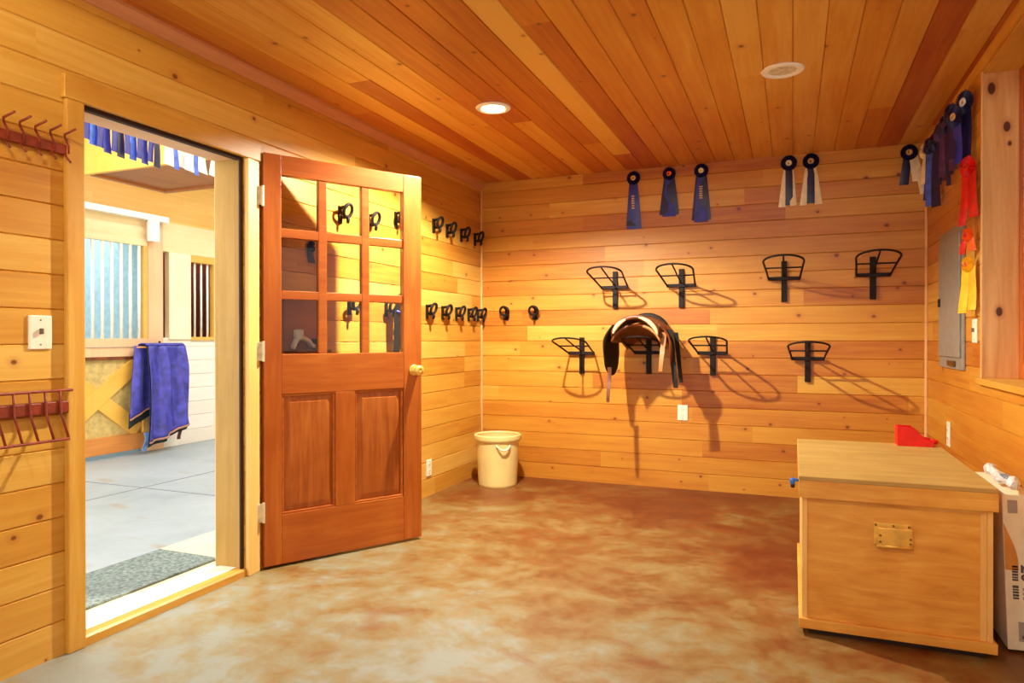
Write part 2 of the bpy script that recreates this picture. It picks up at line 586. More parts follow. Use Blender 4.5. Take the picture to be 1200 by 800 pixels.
mm = MB()
mm.prism([(LX, H - 0.055), (LX + 0.012, H - 0.055), (LX + 0.02, H - 0.035), (LX + 0.032, H - 0.014), (LX + 0.032, H), (LX, H)], 1, FY, BY)
struct(mm.build('trim_1', M['crown']), 'pale crown moulding along the top of the left wall')
mm = MB()
mm.prism([(RX, H - 0.045), (RX - 0.012, H - 0.045), (RX - 0.02, H - 0.012), (RX - 0.02, H), (RX, H)], 1, FY, BY)
struct(mm.build('trim_2', M['trim_h']), 'thin moulding along the top of the right wall')
trim('trim_3', 'pale corner bead between left and back wall', (LX, LX + 0.014, BY - 0.014, BY, 0, H - 0.055), M['bead'])
trim('trim_4', 'pale corner bead between back and right wall', (RX - 0.016, RX, BY - 0.016, BY, 0, H - 0.045), M['bead'])
trim('trim_5', 'casing board on the near side of the doorway', (LX, LX + 0.022, 1.722, 1.79, 0, 2.0), M['trim_v'])
trim('trim_6', 'casing board over the doorway', (LX, LX + 0.024, 1.712, 2.71, 2.0, 2.088), M['trim_h'])
mm = MB()
mm.box(LX - 0.0, LX + 0.026, DY1 + 0.004, DY1 + 0.05, 0.0, 2.0)
mm.box(LX - 0.0, LX + 0.02, DY1 + 0.053, DY1 + 0.085, 0.0, 2.0)
struct(mm.build('trim_7', M['jamb_lt'], bevel=0.003), 'pale yellow hinge-side casing of the doorway')
mm = MB()
mm.box(LX - WT - 0.012, LX - 0.012, DY1 - 0.018, DY1, 0.03, DZ)
struct(mm.build('trim_8', M['jamb'], bevel=0.003), 'olive yellow far jamb of the doorway')
mm = MB()
mm.box(LX - WT - 0.012, LX - 0.012, DY0, DY0 + 0.018, 0.03, DZ)
struct(mm.build('trim_9', M['jamb'], bevel=0.003), 'near jamb of the doorway')
mm = MB()
mm.box(LX - WT - 0.012, LX - 0.03, DY0, DY1, DZ - 0.022, DZ)
struct(mm.build('trim_10', M['out_pink'], bevel=0.002), 'head jamb of the doorway')
mm = MB()
mm.box(LX - 0.026, LX - 0.004, DY0 + 0.002, DY1 - 0.002, DZ - 0.03, DZ - 0.002)
mm.box(LX - 0.010, LX - 0.002, DY1 - 0.020, DY1 + 0.003, 0.035, DZ - 0.004)
struct(mm.build('trim_11', M['rubber']), 'dark weather strip around the doorway')
mm = MB()
mm.prism([(LX + 0.012, 0.0), (LX + 0.012, 0.03), (LX + 0.004, 0.038), (LX - 0.03, 0.04), (LX - 0.03, 0.0)], 1, DY0 - 0.005, DY1 + 0.004)
struct(mm.build('trim_12', M['trim_h']), 'orange wooden nosing of the doorway threshold')
mm = MB()
mm.prism([(LX - 0.03, 0.0), (LX - 0.03, 0.043), (LX - 0.13, 0.04), (LX - 0.26, 0.006), (LX - 0.26, 0.0)], 1, DY0 - 0.05, DY1 + 0.03)
struct(mm.build('trim_13', M['sill']), 'bright worn doorway threshold')

# window recess: jamb board, head, sill, frame with panes ----------------
mm = MB()
mm.box(RX, RX + 0.145, WY1 - 0.014, WY1, WZ0, WZ1)
struct(mm.build('trim_14', knotty_jamb(), bevel=0.002), 'far jamb board of the window recess')
mm = MB()
mm.box(RX + 0.001, RX + 0.145, WY0, WY1 - 0.014, WZ1 - 0.012, WZ1 - 0.0005)
struct(mm.build('trim_15', M['trim_h'], bevel=0.002), 'head board of the window recess')
mm = MB()
mm.box(RX - 0.02, RX + 0.2, WY0, WY1 + 0.02, WZ0 - 0.03, WZ0)
struct(mm.build('trim_16', M['trim_h'], bevel=0.004), 'wooden sill of the window recess')
mm = MB()
mm.box(RX - 0.006, RX + 0.004, WY1 - 0.016, WY1 + 0.002, WZ0, WZ1)
struct(mm.build('trim_17', M['bead'], bevel=0.003), 'pale edge bead of the window recess')
mm = MB()
fx0, fx1 = RX + 0.145, RX + 0.2
mm.box(fx0, fx1, WY1 - 0.07, WY1, WZ0, WZ1)
mm.box(fx0, fx1, WY0, WY0 + 0.07, WZ0, WZ1)
mm.box(fx0, fx1, WY0 + 0.07, WY1 - 0.07, WZ0, WZ0 + 0.07)
mm.box(fx0, fx1, WY0 + 0.07, WY1 - 0.07, WZ1 - 0.07, WZ1)
mm.box(fx0, fx1, (WY0 + WY1) / 2 - 0.03, (WY0 + WY1) / 2 + 0.03, WZ0 + 0.07, WZ1 - 0.07)
win = struct(mm.build('window_1', M['door_v'], bevel=0.004), 'brown framed window in the right wall recess')
mm = MB()
mm.box(fx0 + 0.025, fx0 + 0.03, WY0 + 0.07, WY1 - 0.07, WZ0 + 0.07, WZ1 - 0.07)
mm.build('glass_pane', M['glass'], win)
mm = MB()
for (x0, x1, z0, z1) in ((FX0, FX0 + 0.06, FZ0, FZ1), (FX1 - 0.06, FX1, FZ0, FZ1), (FX0, FX1, FZ0, FZ0 + 0.06), (FX0, FX1, FZ1 - 0.06, FZ1), ((FX0 + FX1) / 2 - 0.03, (FX0 + FX1) / 2 + 0.03, FZ0, FZ1)):
    mm.box(x0, x1, FY - 0.08, FY - 0.03, z0, z1)
struct(mm.build('fill_window_frame', M['door_v'], bevel=0.004), 'unseen window frame added around the front fill opening')

# ================================================================== the door
HX, HYY = LX + 0.034, DY1 + 0.098
DW, DH, DT = 0.885, 2.035, 0.042
ANG = math.radians(59.5)
door = bpy.data.objects.new('door_1', None)
COL.objects.link(door)
door.location = (HX, HYY, 0.014)
door.rotation_euler = (0, 0, ANG)
struct(door, 'open reddish brown wooden door with nine glass panes and two raised panels')
door['category'] = 'door'
# local: x along the leaf from the hinge, y thickness (0 = room face, + towards the wall), z up
cx = [(0.092, 0.282), (0.328, 0.522), (0.568, 0.768)]
rz = [(1.045, 1.318), (1.362, 1.625), (1.672, 1.935)]
p1, p2 = (0.088, 0.370), (0.480, 0.768)
pz = (0.245, 0.845)
m = MB(); m.box(0, 0.088, 0, DT, 0, DH); m.build('hinge_stile', M['door_v'], door, bevel=0.003)
m = MB(); m.box(0.772, DW, 0, DT, 0, DH); m.build('lock_stile', M['door_v'], door, bevel=0.003)
m = MB(); m.box(0.088, 0.772, 0.001, DT - 0.001, 0, pz[0]); m.build('bottom_rail', M['door_h'], door, bevel=0.003)
m = MB(); m.box(0.088, 0.772, 0.001, DT - 0.001, pz[1], rz[0][0]); m.build('middle_rail', M['door_h'], door, bevel=0.003)
m = MB(); m.box(0.088, 0.772, 0.001, DT - 0.001, rz[2][1], DH); m.build('top_rail', M['door_h'], door, bevel=0.003)
m = MB(); m.box(0.370, 0.480, 0.001, DT - 0.001, pz[0], pz[1]); m.build('panel_mullion', M['door_v'], door, bevel=0.003)
m = MB()
for a, b in ((0.282, 0.328), (0.522, 0.568)):
    m.box(a, b, 0.005, DT - 0.005, rz[0][0], rz[2][1])
for a, b in ((1.318, 1.362), (1.625, 1.672)):
    m.box(0.088, 0.772, 0.0062, DT - 0.0062, a, b)
m.build('muntin_grid', M['door_h'], door, bevel=0.004)
for (x0, x1) in cx:
    for (z0, z1) in rz:
        m = MB(); m.box(x0 - 0.004, x1 + 0.004, DT / 2 - 0.002, DT / 2 + 0.002, z0 - 0.003, z1 + 0.003)
        m.build('glass_pane', M['glass'], door)
for (x0, x1) in (p1, p2):
    m = MB()
    z0, z1 = pz
    # raised panel: flat field, bevelled border sunk behind the stiles, both faces
    b = 0.045
    for (yo, yi) in ((0.018, 0.007), (DT - 0.018, DT - 0.007)):
        o = [m.bm.verts.new(Vector(q)) for q in ((x0, yo, z0), (x1, yo, z0), (x1, yo, z1), (x0, yo, z1))]
        i = [m.bm.verts.new(Vector(q)) for q in ((x0 + b, yi, z0 + b), (x1 - b, yi, z0 + b), (x1 - b, yi, z1 - b), (x0 + b, yi, z1 - b))]
        m.bm.faces.new(i)
        for k in range(4):
            m.bm.faces.new([o[k], o[(k + 1) % 4], i[(k + 1) % 4], i[k]])
    pn = m.build('raised_panel', M['door_p'], door)
    m = MB()
    s = 0.012
    for (a, c, e, f) in ((x0, x1, z0, z0 + s), (x0, x1, z1 - s, z1), (x0, x0 + s, z0 + s, z1 - s), (x1 - s, x1, z0 + s, z1 - s)):
        m.box(a, c, 0.004, 0.02, e, f)
    m.build('moulding', M['door_h'], pn, bevel=0.004)
# knob
kb = MB().lathe([(0.03, 0.0), (0.031, -0.004), (0.028, -0.009), (0.012, -0.012), (0.011, -0.035), (0.02, -0.042), (0.028, -0.055), (0.027, -0.066), (0.016, -0.074), (0.002, -0.076)], 28, (0.835, 0.0, 0.945), axis=1)
kb.build('door_knob', M['brass'], door, smooth=True)['label'] = 'brass door knob'
m = MB(); m.box(DW - 0.001, DW + 0.003, 0.008, DT - 0.008, 0.90, 0.99); m.build('latch_plate', M['brass'], door, bevel=0.001)
for z in (0.27, 1.06, 1.82):
    m = MB()
    m.box(-0.036, 0.0, -0.004, 0.0, z - 0.045, z + 0.045)
    m.sweep([(-0.004, -0.004, z - 0.05), (-0.004, -0.004, z + 0.05)], 0.007, 10)
    m.build('hinge', M['hinge'], door, bevel=0.001)

# ================================================================== saddle racks
def rack_at(x, z, label):
    return ((x, BY, z), label)


def make_rack(loc, label):
    t = thing('saddle_rack', label, 'saddle rack', loc, 0, 'black wire saddle racks on the back wall')
    m = MB(); m.box(-0.019, 0.019, -0.024, 0.0, -0.165, 0.125); m.build('mounting_bar', M['iron'], t, bevel=0.003)
    m = MB(); m.box(-0.108, 0.108, -0.036, -0.024, -0.013, 0.013); m.build('cross_bar', M['iron'], t, bevel=0.003)
    path = [(-0.104, -0.034, 0.0), (-0.112, -0.15, 0.034), (-0.124, -0.30, 0.076), (-0.128, -0.345, 0.088)]
    for k in range(1, 12):
        an = PI - PI * k / 12
        path.append((0.128 * math.cos(an), -0.345 - 0.12 * math.sin(an) ** 0.9, 0.088 + 0.032 * math.sin(an)))
    path += [(0.128, -0.345, 0.088), (0.124, -0.30, 0.076), (0.112, -0.15, 0.034), (0.104, -0.034, 0.0)]
    MB().sweep(path, 0.0068, 8).build('wire_loop', M['iron'], t, smooth=True)
    MB().sweep([(-0.118, -0.23, 0.058), (0.118, -0.23, 0.058)], 0.0055, 8).build('cross_wire', M['iron'], t, smooth=True)
    MB().sweep([(0, -0.026, 0.018), (0, -0.23, 0.062), (0, -0.465, 0.12)], 0.0055, 8).build('centre_wire', M['iron'], t, smooth=True)
    return t


RACKS = [(-1.283, 1.532, 'black wire saddle rack, upper row, leftmost, directly right of the rack-free corner boards'),
         (-0.776, 1.532, 'black wire saddle rack in the upper row directly above the saddle'),
         (-0.057, 1.560, 'black wire saddle rack in the upper row below the pair of white-tailed ribbons'),
         (0.508, 1.566, 'black wire saddle rack nearest the grey electrical panel, right end of upper row'),
         (-1.553, 1.020, 'empty black wire saddle rack left of the saddle, lower row, near the cream bin'),
         (-1.022, 1.028, 'black wire saddle rack in the lower row carrying the leather saddle'),
         (-0.549, 1.027, 'empty black wire saddle rack just right of the saddle in the lower row'),
         (0.098, 0.992, 'black wire saddle rack above the wooden chest, right end of lower row')]
RACKS[0] = (RACKS[0][0], RACKS[0][1], 'leftmost black wire saddle rack of the upper row, up and left of the saddle')
rk = make_rack((RACKS[0][0], BY, RACKS[0][1]), RACKS[0][2])
for x, z, l in RACKS[1:]:
    dup(rk, (x, BY, z), 0, l)

# ================================================================== saddle on its rack
SX, SZ = -1.022, 1.198       # centre line of the saddle, height of the rack loop
sad = thing('saddle', 'dark brown leather riding saddle with black flaps hung on a wall rack', 'saddle', (SX, BY - 0.27, SZ), 0)


def seat_pt(u, v, lift=0.0):
    # u across (-1 left .. 1 right), v along (0 front at room side .. 1 rear at wall)
    y = -0.235 + 0.43 * v
    dip = (0.034 if v > 0.5 else 0.02) * (2 * v - 1) ** 2
    w = 0.150 + 0.03 * math.sin(PI * v)
    an = u * 1.35
    x = w * math.sin(an) * 1.18
    z = 0.055 + dip - 0.17 * (1 - math.cos(an)) + lift
    return (x, y, z)


MB().grid(lambda a, b: seat_pt(a * 2 - 1, b), 22, 14, 0.022, (0, 0, 1)).build('seat', M['leather_b'], sad, smooth=True)
# cantle and pommel rolls
MB().sweep([seat_pt(-0.9 + 1.8 * k / 16, 0.0, 0.012) for k in range(17)], [0.012 + 0.004 * math.sin(PI * k / 16) for k in range(17)], 10).build('pommel_roll', M['leather_b'], sad, smooth=True)
for (ua, ub) in ((-0.92, -0.30), (0.12, 0.98)):
    pp = []
    for k in range(11):
        q = Vector(seat_pt(ua + (ub - ua) * k / 10, 0.0, 0.022))
        pp.append((q.x * 0.93, q.y - 0.012, q.z - 0.012))
    MB().sweep(pp, [0.006 + 0.010 * math.sin(PI * k / 10) for k in range(11)], 10).build('fleece_edge', M['fleece'], sad, smooth=True)['label'] = 'cream woolly edge'
MB().sweep([seat_pt(-0.8 + 1.6 * k / 16, 1.0, 0.02) for k in range(17)], [0.012 + 0.012 * math.sin(PI * k / 16) for k in range(17)], 10).build('cantle_roll', M['leather_k'], sad, smooth=True)


def flap(s, zb, wd, mat):
    def fn(a, b):
        # a: along y, b: down
        e = math.sin(PI * min(1, max(0, a))) ** 0.5
        y = -0.23 + 0.36 * a + 0.03 * b
        dn = 0.035 - (zb * (0.55 + 0.45 * e)) * b
        x = s * (0.155 + 0.062 * math.sin(min(1.0, b * 1.5) * PI / 2) + 0.012 * math.sin(3 * a + 2 * b))
        return (x, y, dn)
    MB().grid(fn, 12, 12, 0.012, (s, 0, 0)).build('flap', mat, sad, smooth=True)


flap(-1, 0.37, 0.2, M['leather_k'])
flap(1, 0.30, 0.2, M['leather_b'])


def panel(s):
    def fn(a, b):
        y = -0.225 + 0.38 * a
        an = 0.30 + 0.95 * b
        return (s * (0.186 * math.sin(an)), y, 0.040 - 0.17 * (1 - math.cos(an)))
    MB().grid(fn, 10, 8, 0.02, (-s * 0.4, 0, -0.9)).build('stuffed_panel', M['leather_b'] if s < 0 else M['leather_t'], sad, smooth=True)


panel(-1)
panel(1)
MB().grid(lambda a, b: (0.15 * (2 * a - 1), -0.20 + 0.38 * b, 0.03 - 0.10 * b - 0.12 * (1 - math.cos(1.2 * (2 * a - 1)))), 16, 8, 0.008, (0, 0, 1)).build('underside', M['leather_b'], sad, smooth=True)


def hang_strap(nm, x, y, z0, ln, w, mat, sway, curl=0.008):
    MB().grid(lambda a, b: (x + (a - 0.5) * w * (1 - 0.25 * b) + sway * b, y - 0.03 * b + curl * math.sin(6 * b), z0 - ln * b), 3, 12, 0.006, (0, 1, 0)).build(nm, mat, sad)


hang_strap('hanging_girth_strap', -0.206, -0.15, -0.27, 0.25, 0.030, M['leather_b'], -0.004)
hang_strap('stirrup_leather', 0.214, -0.10, 0.0, 0.41, 0.042, M['leather_k'], 0.050)
hang_strap('billet_strap', 0.192, -0.20, -0.02, 0.27, 0.036, M['leather_t'], -0.018)
hang_strap('billet_strap', 0.236, 0.04, -0.02, 0.36, 0.034, M['leather_k'], 0.045)

# ================================================================== bridle hooks
def make_hook(loc, rzv, label, group):
    t = thing('bridle_hook', label, 'bridle hook', loc, rzv, group)
    m = MB(); m.box(-0.014, 0.014, -0.012, 0.0, -0.062, 0.042); m.build('mounting_plate', M['iron'], t, bevel=0.003)
    for pa in ([(0, -0.008, 0.03), (0, -0.03, 0.034), (0, -0.056, 0.036)], [(0, -0.008, -0.02), (0, -0.04, -0.028), (0, -0.058, -0.022)]):
        MB().sweep(pa, 0.010, 8).build('arm', M['iron'], t, smooth=True)
    ring = []
    for k in range(24):
        an = 2 * PI * k / 24
        ring.append((0.037 * math.cos(an), -0.060 - 0.012 * math.sin(an), 0.010 + 0.036 * math.sin(an)))
    MB().sweep(ring, 0.010, 8, closed=True).build('ring', M['iron'], t, smooth=True)
    MB().sweep([(0, -0.058, -0.024), (0, -0.062, -0.045), (0, -0.056, -0.062)], [0.010, 0.011, 0.008], 8).build('prong', M['iron'], t, smooth=True)
    return t


GU, GL = 'bridle hooks of the upper row on the left wall', 'bridle hooks of the lower row on the left wall'
hk = make_hook((LX, 4.50, 1.968), PI / 2, 'black bridle hook, upper row of the left wall, first one past the open door', GU)
for y, l in ((4.715, 'black bridle hook, upper row of the left wall, second one past the open door'),
             (4.96, 'black bridle hook, upper row of the left wall, third one past the open door'),
             (5.215, 'black bridle hook, upper row of the left wall, last one beside the back corner'),
             (3.37, 'black bridle hook seen through the top middle pane of the door'),
             (3.66, 'black bridle hook seen through the left half of the door\'s top right pane'),
             (3.98, 'black bridle hook seen through the right edge of the door\'s top right pane')):
    h = dup(hk, (LX, y, 1.962 if y > 4.2 else (1.862 if y < 3.9 else 1.93)), PI / 2, l)
first = True
for y, l in ((4.40, 'black bridle hook, lower row of the left wall, half hidden by the door edge'),
             (4.64, 'black bridle hook, lower row of the left wall, second one past the open door'),
             (4.87, 'black bridle hook, lower row of the left wall, third one past the open door'),
             (5.09, 'black bridle hook, lower row of the left wall, second from the back corner'),
             (5.27, 'black bridle hook, lower row of the left wall, last one beside the back corner'),
             (3.46, 'black bridle hook seen through the bottom middle pane of the door'),
             (3.86, 'black bridle hook holding the strap bridle behind the bottom right door pane')):
    h = dup(hk, (LX, y, 1.338), PI / 2, l)
    h['group'] = GL
for x, l in ((-2.200, 'black bridle hook on the back wall, the one closer to the left corner'),
             (-1.945, 'black bridle hook on the back wall, the one closer to the saddle racks')):
    h = dup(hk, (x, BY, 1.350), 0, l)
    h['group'] = 'pair of bridle hooks on the back wall'

# ================================================================== things behind the door glass
t = thing('bridle', 'dark leather strap bridle hanging behind the bottom right door pane', 'bridle', (LX + 0.035, 3.86, 1.40))
def strap(pts, w, mat, nm, par):
    m = MB()
    n = len(pts)
    m.grid(lambda a, b: tuple(Vector(pts[min(int(b * (n - 1)), n - 2)]).lerp(Vector(pts[min(int(b * (n - 1)), n - 2) + 1]), b * (n - 1) - min(int(b * (n - 1)), n - 2)) + Vector((0, (a - 0.5) * w, 0))), 1, (n - 1) * 2, 0.006, (1, 0, 0))
    return m.build(nm, mat, par)
strap([(0.05, 0.03, 0.0), (0.04, 0.02, -0.1), (0.03, 0.03, -0.30), (0.03, 0.02, -0.36)], 0.075, M['leather_k'], 'cheek_piece', t)
strap([(0.05, 0.11, -0.01), (0.04, 0.12, -0.12), (0.035, 0.11, -0.34)], 0.03, M['leather_k'], 'cheek_piece', t)
strap([(0.055, 0.0, 0.01), (0.06, 0.06, 0.035), (0.055, 0.12, 0.0)], 0.03, M['leather_k'], 'hanging_crown_piece', t)
MB().sweep([(0.045, 0.0, -0.09), (0.055, 0.08, -0.10), (0.045, 0.22, -0.09)], 0.011, 8).build('browband', M['blue'], t, smooth=True)['label'] = 'blue browband'
MB().sweep([(0.045, 0.06, -0.17), (0.055, 0.12, -0.18), (0.045, 0.24, -0.165)], 0.010, 8).build('noseband', M['purple'], t, smooth=True)


def wrap_shelf():
    t = thing('wall_shelf', 'small dark brown shelf seen through the bottom left door pane', 'shelf', (LX, 3.00, 1.06))
    m = MB(); m.box(0.0, 0.012, -0.12, 0.16, 0.0, 0.30); m.build('back_board', M['out_brown'], t, bevel=0.002)
    m = MB(); m.box(0.012, 0.10, -0.12, 0.16, 0.0, 0.016); m.build('shelf_board', M['leather_b'], t, bevel=0.002)
    m = MB(); m.box(0.012, 0.06, 0.10, 0.155, 0.016, 0.075); m.build('side_block', M['dark'], t, bevel=0.004)
    t2 = thing('leg_wrap', 'white cloth wrap propped on the small shelf behind the door', 'leg wrap', (LX + 0.055, 2.985, 1.0765))
    MB().grid(lambda a, b: (0.03 * (a - 0.5), -0.09 + 0.17 * b, 0.004 + 0.055 * math.sin(PI * min(1, b * 1.15)) + 0.008 * math.sin(9 * b)), 3, 16, 0.02, (0, 0, 1)).build('folded_cloth', M['cloth_w'], t2, smooth=True)
    MB().lathe([(0.012, 0.0), (0.026, 0.004), (0.026, 0.05), (0.012, 0.054)], 18, (0, -0.045, 0.055)).build('rolled_end', M['cloth_w'], t2, smooth=True)


wrap_shelf()


# ================================================================== rosette ribbons
def rosette_mesh(R, th=0.016, n=28):
    m = MB()
    c0 = m.bm.verts.new((0, -th * 0.6, 0))
    rings = []
    for (r, d) in ((R * 0.45, th), (R, th * 0.45), (R * 0.98, 0.001)):
        ring = []
        for k in range(n * 2):
            an = PI * k / n
            z = (0.0045 if k % 2 else -0.0045) if d > 0.002 else 0
            rr = r * (1.0 if k % 2 else 0.95)
            ring.append(m.bm.verts.new((rr * math.cos(an), -d - z * (r / R), rr * math.sin(an))))
        rings.append(ring)
    N = n * 2
    for k in range(N):
        m.bm.faces.new([c0, rings[0][k], rings[0][(k + 1) % N]])
    for A, B in zip(rings, rings[1:]):
        for k in range(N):
            m.bm.faces.new([A[k], A[(k + 1) % N], B[(k + 1) % N], B[k]])
    m.bm.faces.new(rings[-1])
    return m


def ribbon(label, loc, rzv, total, R, ros, btn, tails, group, prints=None):
    """loc = top of the rosette against the wall; tails: (mat, x_top, w_top, x_bot, w_bot, length)"""
    t = thing('award_ribbon', label, 'award ribbon', loc, rzv, group)
    r = rosette_mesh(R).build('rosette', ros, t, loc=(0, -0.006, -R))
    MB().lathe([(R * 0.42, 0.0), (R * 0.44, -0.004), (R * 0.3, -0.008), (0.001, -0.009)], 20, (0, -0.0155, -R), axis=1).build('centre_button', btn, t, smooth=True)
    MB().sweep([(-0.008, -0.003, -0.012), (-0.005, -0.003, 0.004), (0, -0.003, 0.008), (0.005, -0.003, 0.004), (0.008, -0.003, -0.012)], 0.0012, 6).build('hanging_loop', ros, t)
    for k, (mat, xt, wt, xb, wb, ln) in enumerate(tails):
        top = -R * 1.2
        ph = random.uniform(0, 6)
        def fn(a, b, xt=xt, wt=wt, xb=xb, wb=wb, ln=ln, k=k, ph=ph):
            e = b ** 0.8
            w = wt + (wb - wt) * e
            return (xt + (xb - xt) * e + (a - 0.5) * w, -0.004 - 0.0016 * k - 0.006 * b * (1 + math.sin(ph + 4 * b)) - 0.002 * math.sin(a * PI), top - (ln - R * 1.2) * b)
        MB().grid(fn, 4, 14, 0.0012, (0, 1, 0)).build('streamer', mat, t)
    if prints:
        (pm, pw, a0, a1) = prints
        m = MB()
        n = 6
        for q in range(n):
            z0 = -(a0 + (a1 - a0) * q / n)
            m.box(-pw / 2, pw / 2, -0.0285, -0.0278, z0 - (a1 - a0) / n * 0.62, z0)
        m.build('gold_lettering', pm, t)
    return t


N_, B_, W_ = M['navy'], M['blue'], M['white_s']
GB = 'blue award ribbons along the top of the back wall'
ribbon('narrow blue award ribbon with gold lettering, leftmost on the back wall', (-1.140, BY, 2.425), 0, 0.44, 0.053, N_, M['gold'],
       [(N_, -0.005, 0.05, -0.02, 0.075, 0.42), (B_, 0, 0.05, 0.004, 0.115, 0.445)], GB, (M['gold'], 0.022, 0.19, 0.30))
ribbon('wide-tailed shorter blue award ribbon without lettering, second from the left on the back wall', (-0.868, BY, 2.432), 0, 0.37, 0.050, N_, M['orange'],
       [(N_, -0.01, 0.05, -0.03, 0.085, 0.36), (N_, 0.01, 0.05, 0.03, 0.085, 0.36), (B_, 0, 0.05, 0, 0.10, 0.375)], GB)
ribbon('blue award ribbon with flared tail and gold lettering, third from the left', (-0.632, BY, 2.436), 0, 0.43, 0.053, N_, M['cream'],
       [(N_, -0.01, 0.05, -0.03, 0.08, 0.42), (N_, 0.01, 0.05, 0.03, 0.08, 0.42), (B_, 0, 0.05, 0, 0.10, 0.435)], GB, (M['gold'], 0.024, 0.17, 0.27))
ribbon('navy award ribbon with white side tails, left one of the pair', (-0.026, BY, 2.437), 0, 0.37, 0.056, N_, M['cream'],
       [(M['cream'], -0.012, 0.03, -0.045, 0.05, 0.365), (M['cream'], 0.012, 0.03, 0.03, 0.045, 0.36), (N_, 0, 0.045, 0.002, 0.05, 0.355)], GB)
ribbon('navy award ribbon with white side tails, right one of the pair', (0.118, BY, 2.437), 0, 0.37, 0.056, N_, M['gold'],
       [(M['cream'], -0.012, 0.03, -0.05, 0.045, 0.362), (M['cream'], 0.012, 0.03, 0.05, 0.05, 0.362), (N_, 0, 0.045, 0, 0.05, 0.352)], GB)
ribbon('dark award ribbon with one cream tail at the back wall\'s right corner', (0.725, BY, 2.436), 0, 0.3, 0.054, N_, M['gold'],
       [(N_, -0.005, 0.05, -0.03, 0.055, 0.27), (M['cream'], 0.015, 0.04, 0.045, 0.05, 0.25), (M['cream'], 0.03, 0.03, 0.085, 0.045, 0.34)], GB)

GR = 'award ribbons bunched on the right wall'
RR = -math.radians(62)
DN = M['purple']
def rrib(label, y, z, total, R, ros, btn, tails, rot=RR):
    return ribbon(label, (RX - 0.034, y, z), rot, total, R, ros, btn, tails, GR)
rrib('cream award ribbon nearest the back corner on the right wall', 5.164, 2.390, 0.36, 0.05, M['cream'], M['gold'],
     [(M['cream'], 0, 0.04, -0.02, 0.05, 0.26), (M['bluel'], 0.01, 0.04, 0.02, 0.06, 0.37)])
rrib('award ribbon with long bright blue tail, second from the back corner', 5.014, 2.384, 0.46, 0.052, N_, M['navy'],
     [(N_, -0.01, 0.05, -0.02, 0.06, 0.38), (M['bluel'], 0, 0.05, 0.0, 0.07, 0.425)])
rrib('long plain navy award ribbon, third from the back corner on the right wall', 4.820, 2.366, 0.46, 0.055, N_, M['navy'],
     [(N_, 0, 0.055, 0.0, 0.08, 0.445)])
rrib('plum award ribbon with maroon tail in the middle of the right wall bunch', 4.666, 2.379, 0.36, 0.055, DN, M['purple'],
     [(N_, -0.01, 0.05, -0.02, 0.06, 0.36), (DN, 0.01, 0.05, 0.02, 0.05, 0.34)])
rrib('plum award ribbon with lilac blue streamer, right wall', 4.523, 2.382, 0.38, 0.055, N_, M['purple'],
     [(DN, -0.01, 0.05, -0.03, 0.06, 0.34), (M['navy'], 0.01, 0.04, 0.02, 0.035, 0.40)])
rrib('dark navy award ribbon with plum centre beside the white-centred ones', 4.366, 2.394, 0.4, 0.056, N_, DN,
     [(N_, -0.01, 0.05, -0.02, 0.06, 0.38), (DN, 0.012, 0.05, 0.02, 0.06, 0.36)])
rrib('navy award ribbon with big white centre, topmost against the ceiling on the right wall', 4.057, 2.363, 0.4, 0.058, N_, M['white_s'],
     [(N_, -0.01, 0.05, -0.02, 0.06, 0.34), (N_, 0.01, 0.05, 0.02, 0.06, 0.34)])
ribbon('navy award ribbon with tan centre hanging just under the white-centred one', (RX - 0.075, 4.06, 2.29), RR, 0.3, 0.052, N_, M['gold'],
       [(N_, -0.01, 0.05, -0.02, 0.06, 0.26), (B_, 0.01, 0.05, 0.02, 0.06, 0.29)], GR)
ribbon('long red award ribbon with two tails on the right wall', (RX - 0.034, 3.985, 2.02), RR, 0.34, 0.05, M['red'], M['red'],
       [(M['red'], -0.018, 0.05, -0.032, 0.05, 0.335), (M['red'], 0.018, 0.05, 0.035, 0.06, 0.30)], GR)
ribbon('short orange and red award ribbon between the red and the yellow one', (RX - 0.034, 3.985, 1.672), RR, 0.13, 0.034, M['orange'], M['red'],
       [(M['red'], -0.02, 0.03, -0.042, 0.04, 0.125), (M['orange'], 0.012, 0.04, 0.022, 0.06, 0.115)], GR)
ribbon('yellow award ribbon with long tails, lowest on the right wall', (RX - 0.034, 3.985, 1.532), RR, 0.28, 0.038, M['yellow'], M['orange'],
       [(M['yellow'], -0.018, 0.05, -0.028, 0.055, 0.275), (M['yellow'], 0.018, 0.05, 0.03, 0.05, 0.26)], GR)
for (nm, y, z, r, ros, btn, lab) in (('a', 4.07, 1.16, 0.045, M['bluel'], M['red'], 'blue rosette with red centre seen through the bottom right door pane'),):
    q = ribbon(lab, (LX + 0.02, y, z), PI / 2, 0.12, r, ros, btn, [(M['white_s'], 0, 0.03, 0, 0.05, 0.15)], None)
q = ribbon('short dark blue ribbon seen through the left pane of the door\'s middle row', (LX + 0.002, 3.10, 1.665), PI / 2, 0.15, 0.03, N_, N_, [(N_, 0, 0.05, 0, 0.06, 0.12)], None)

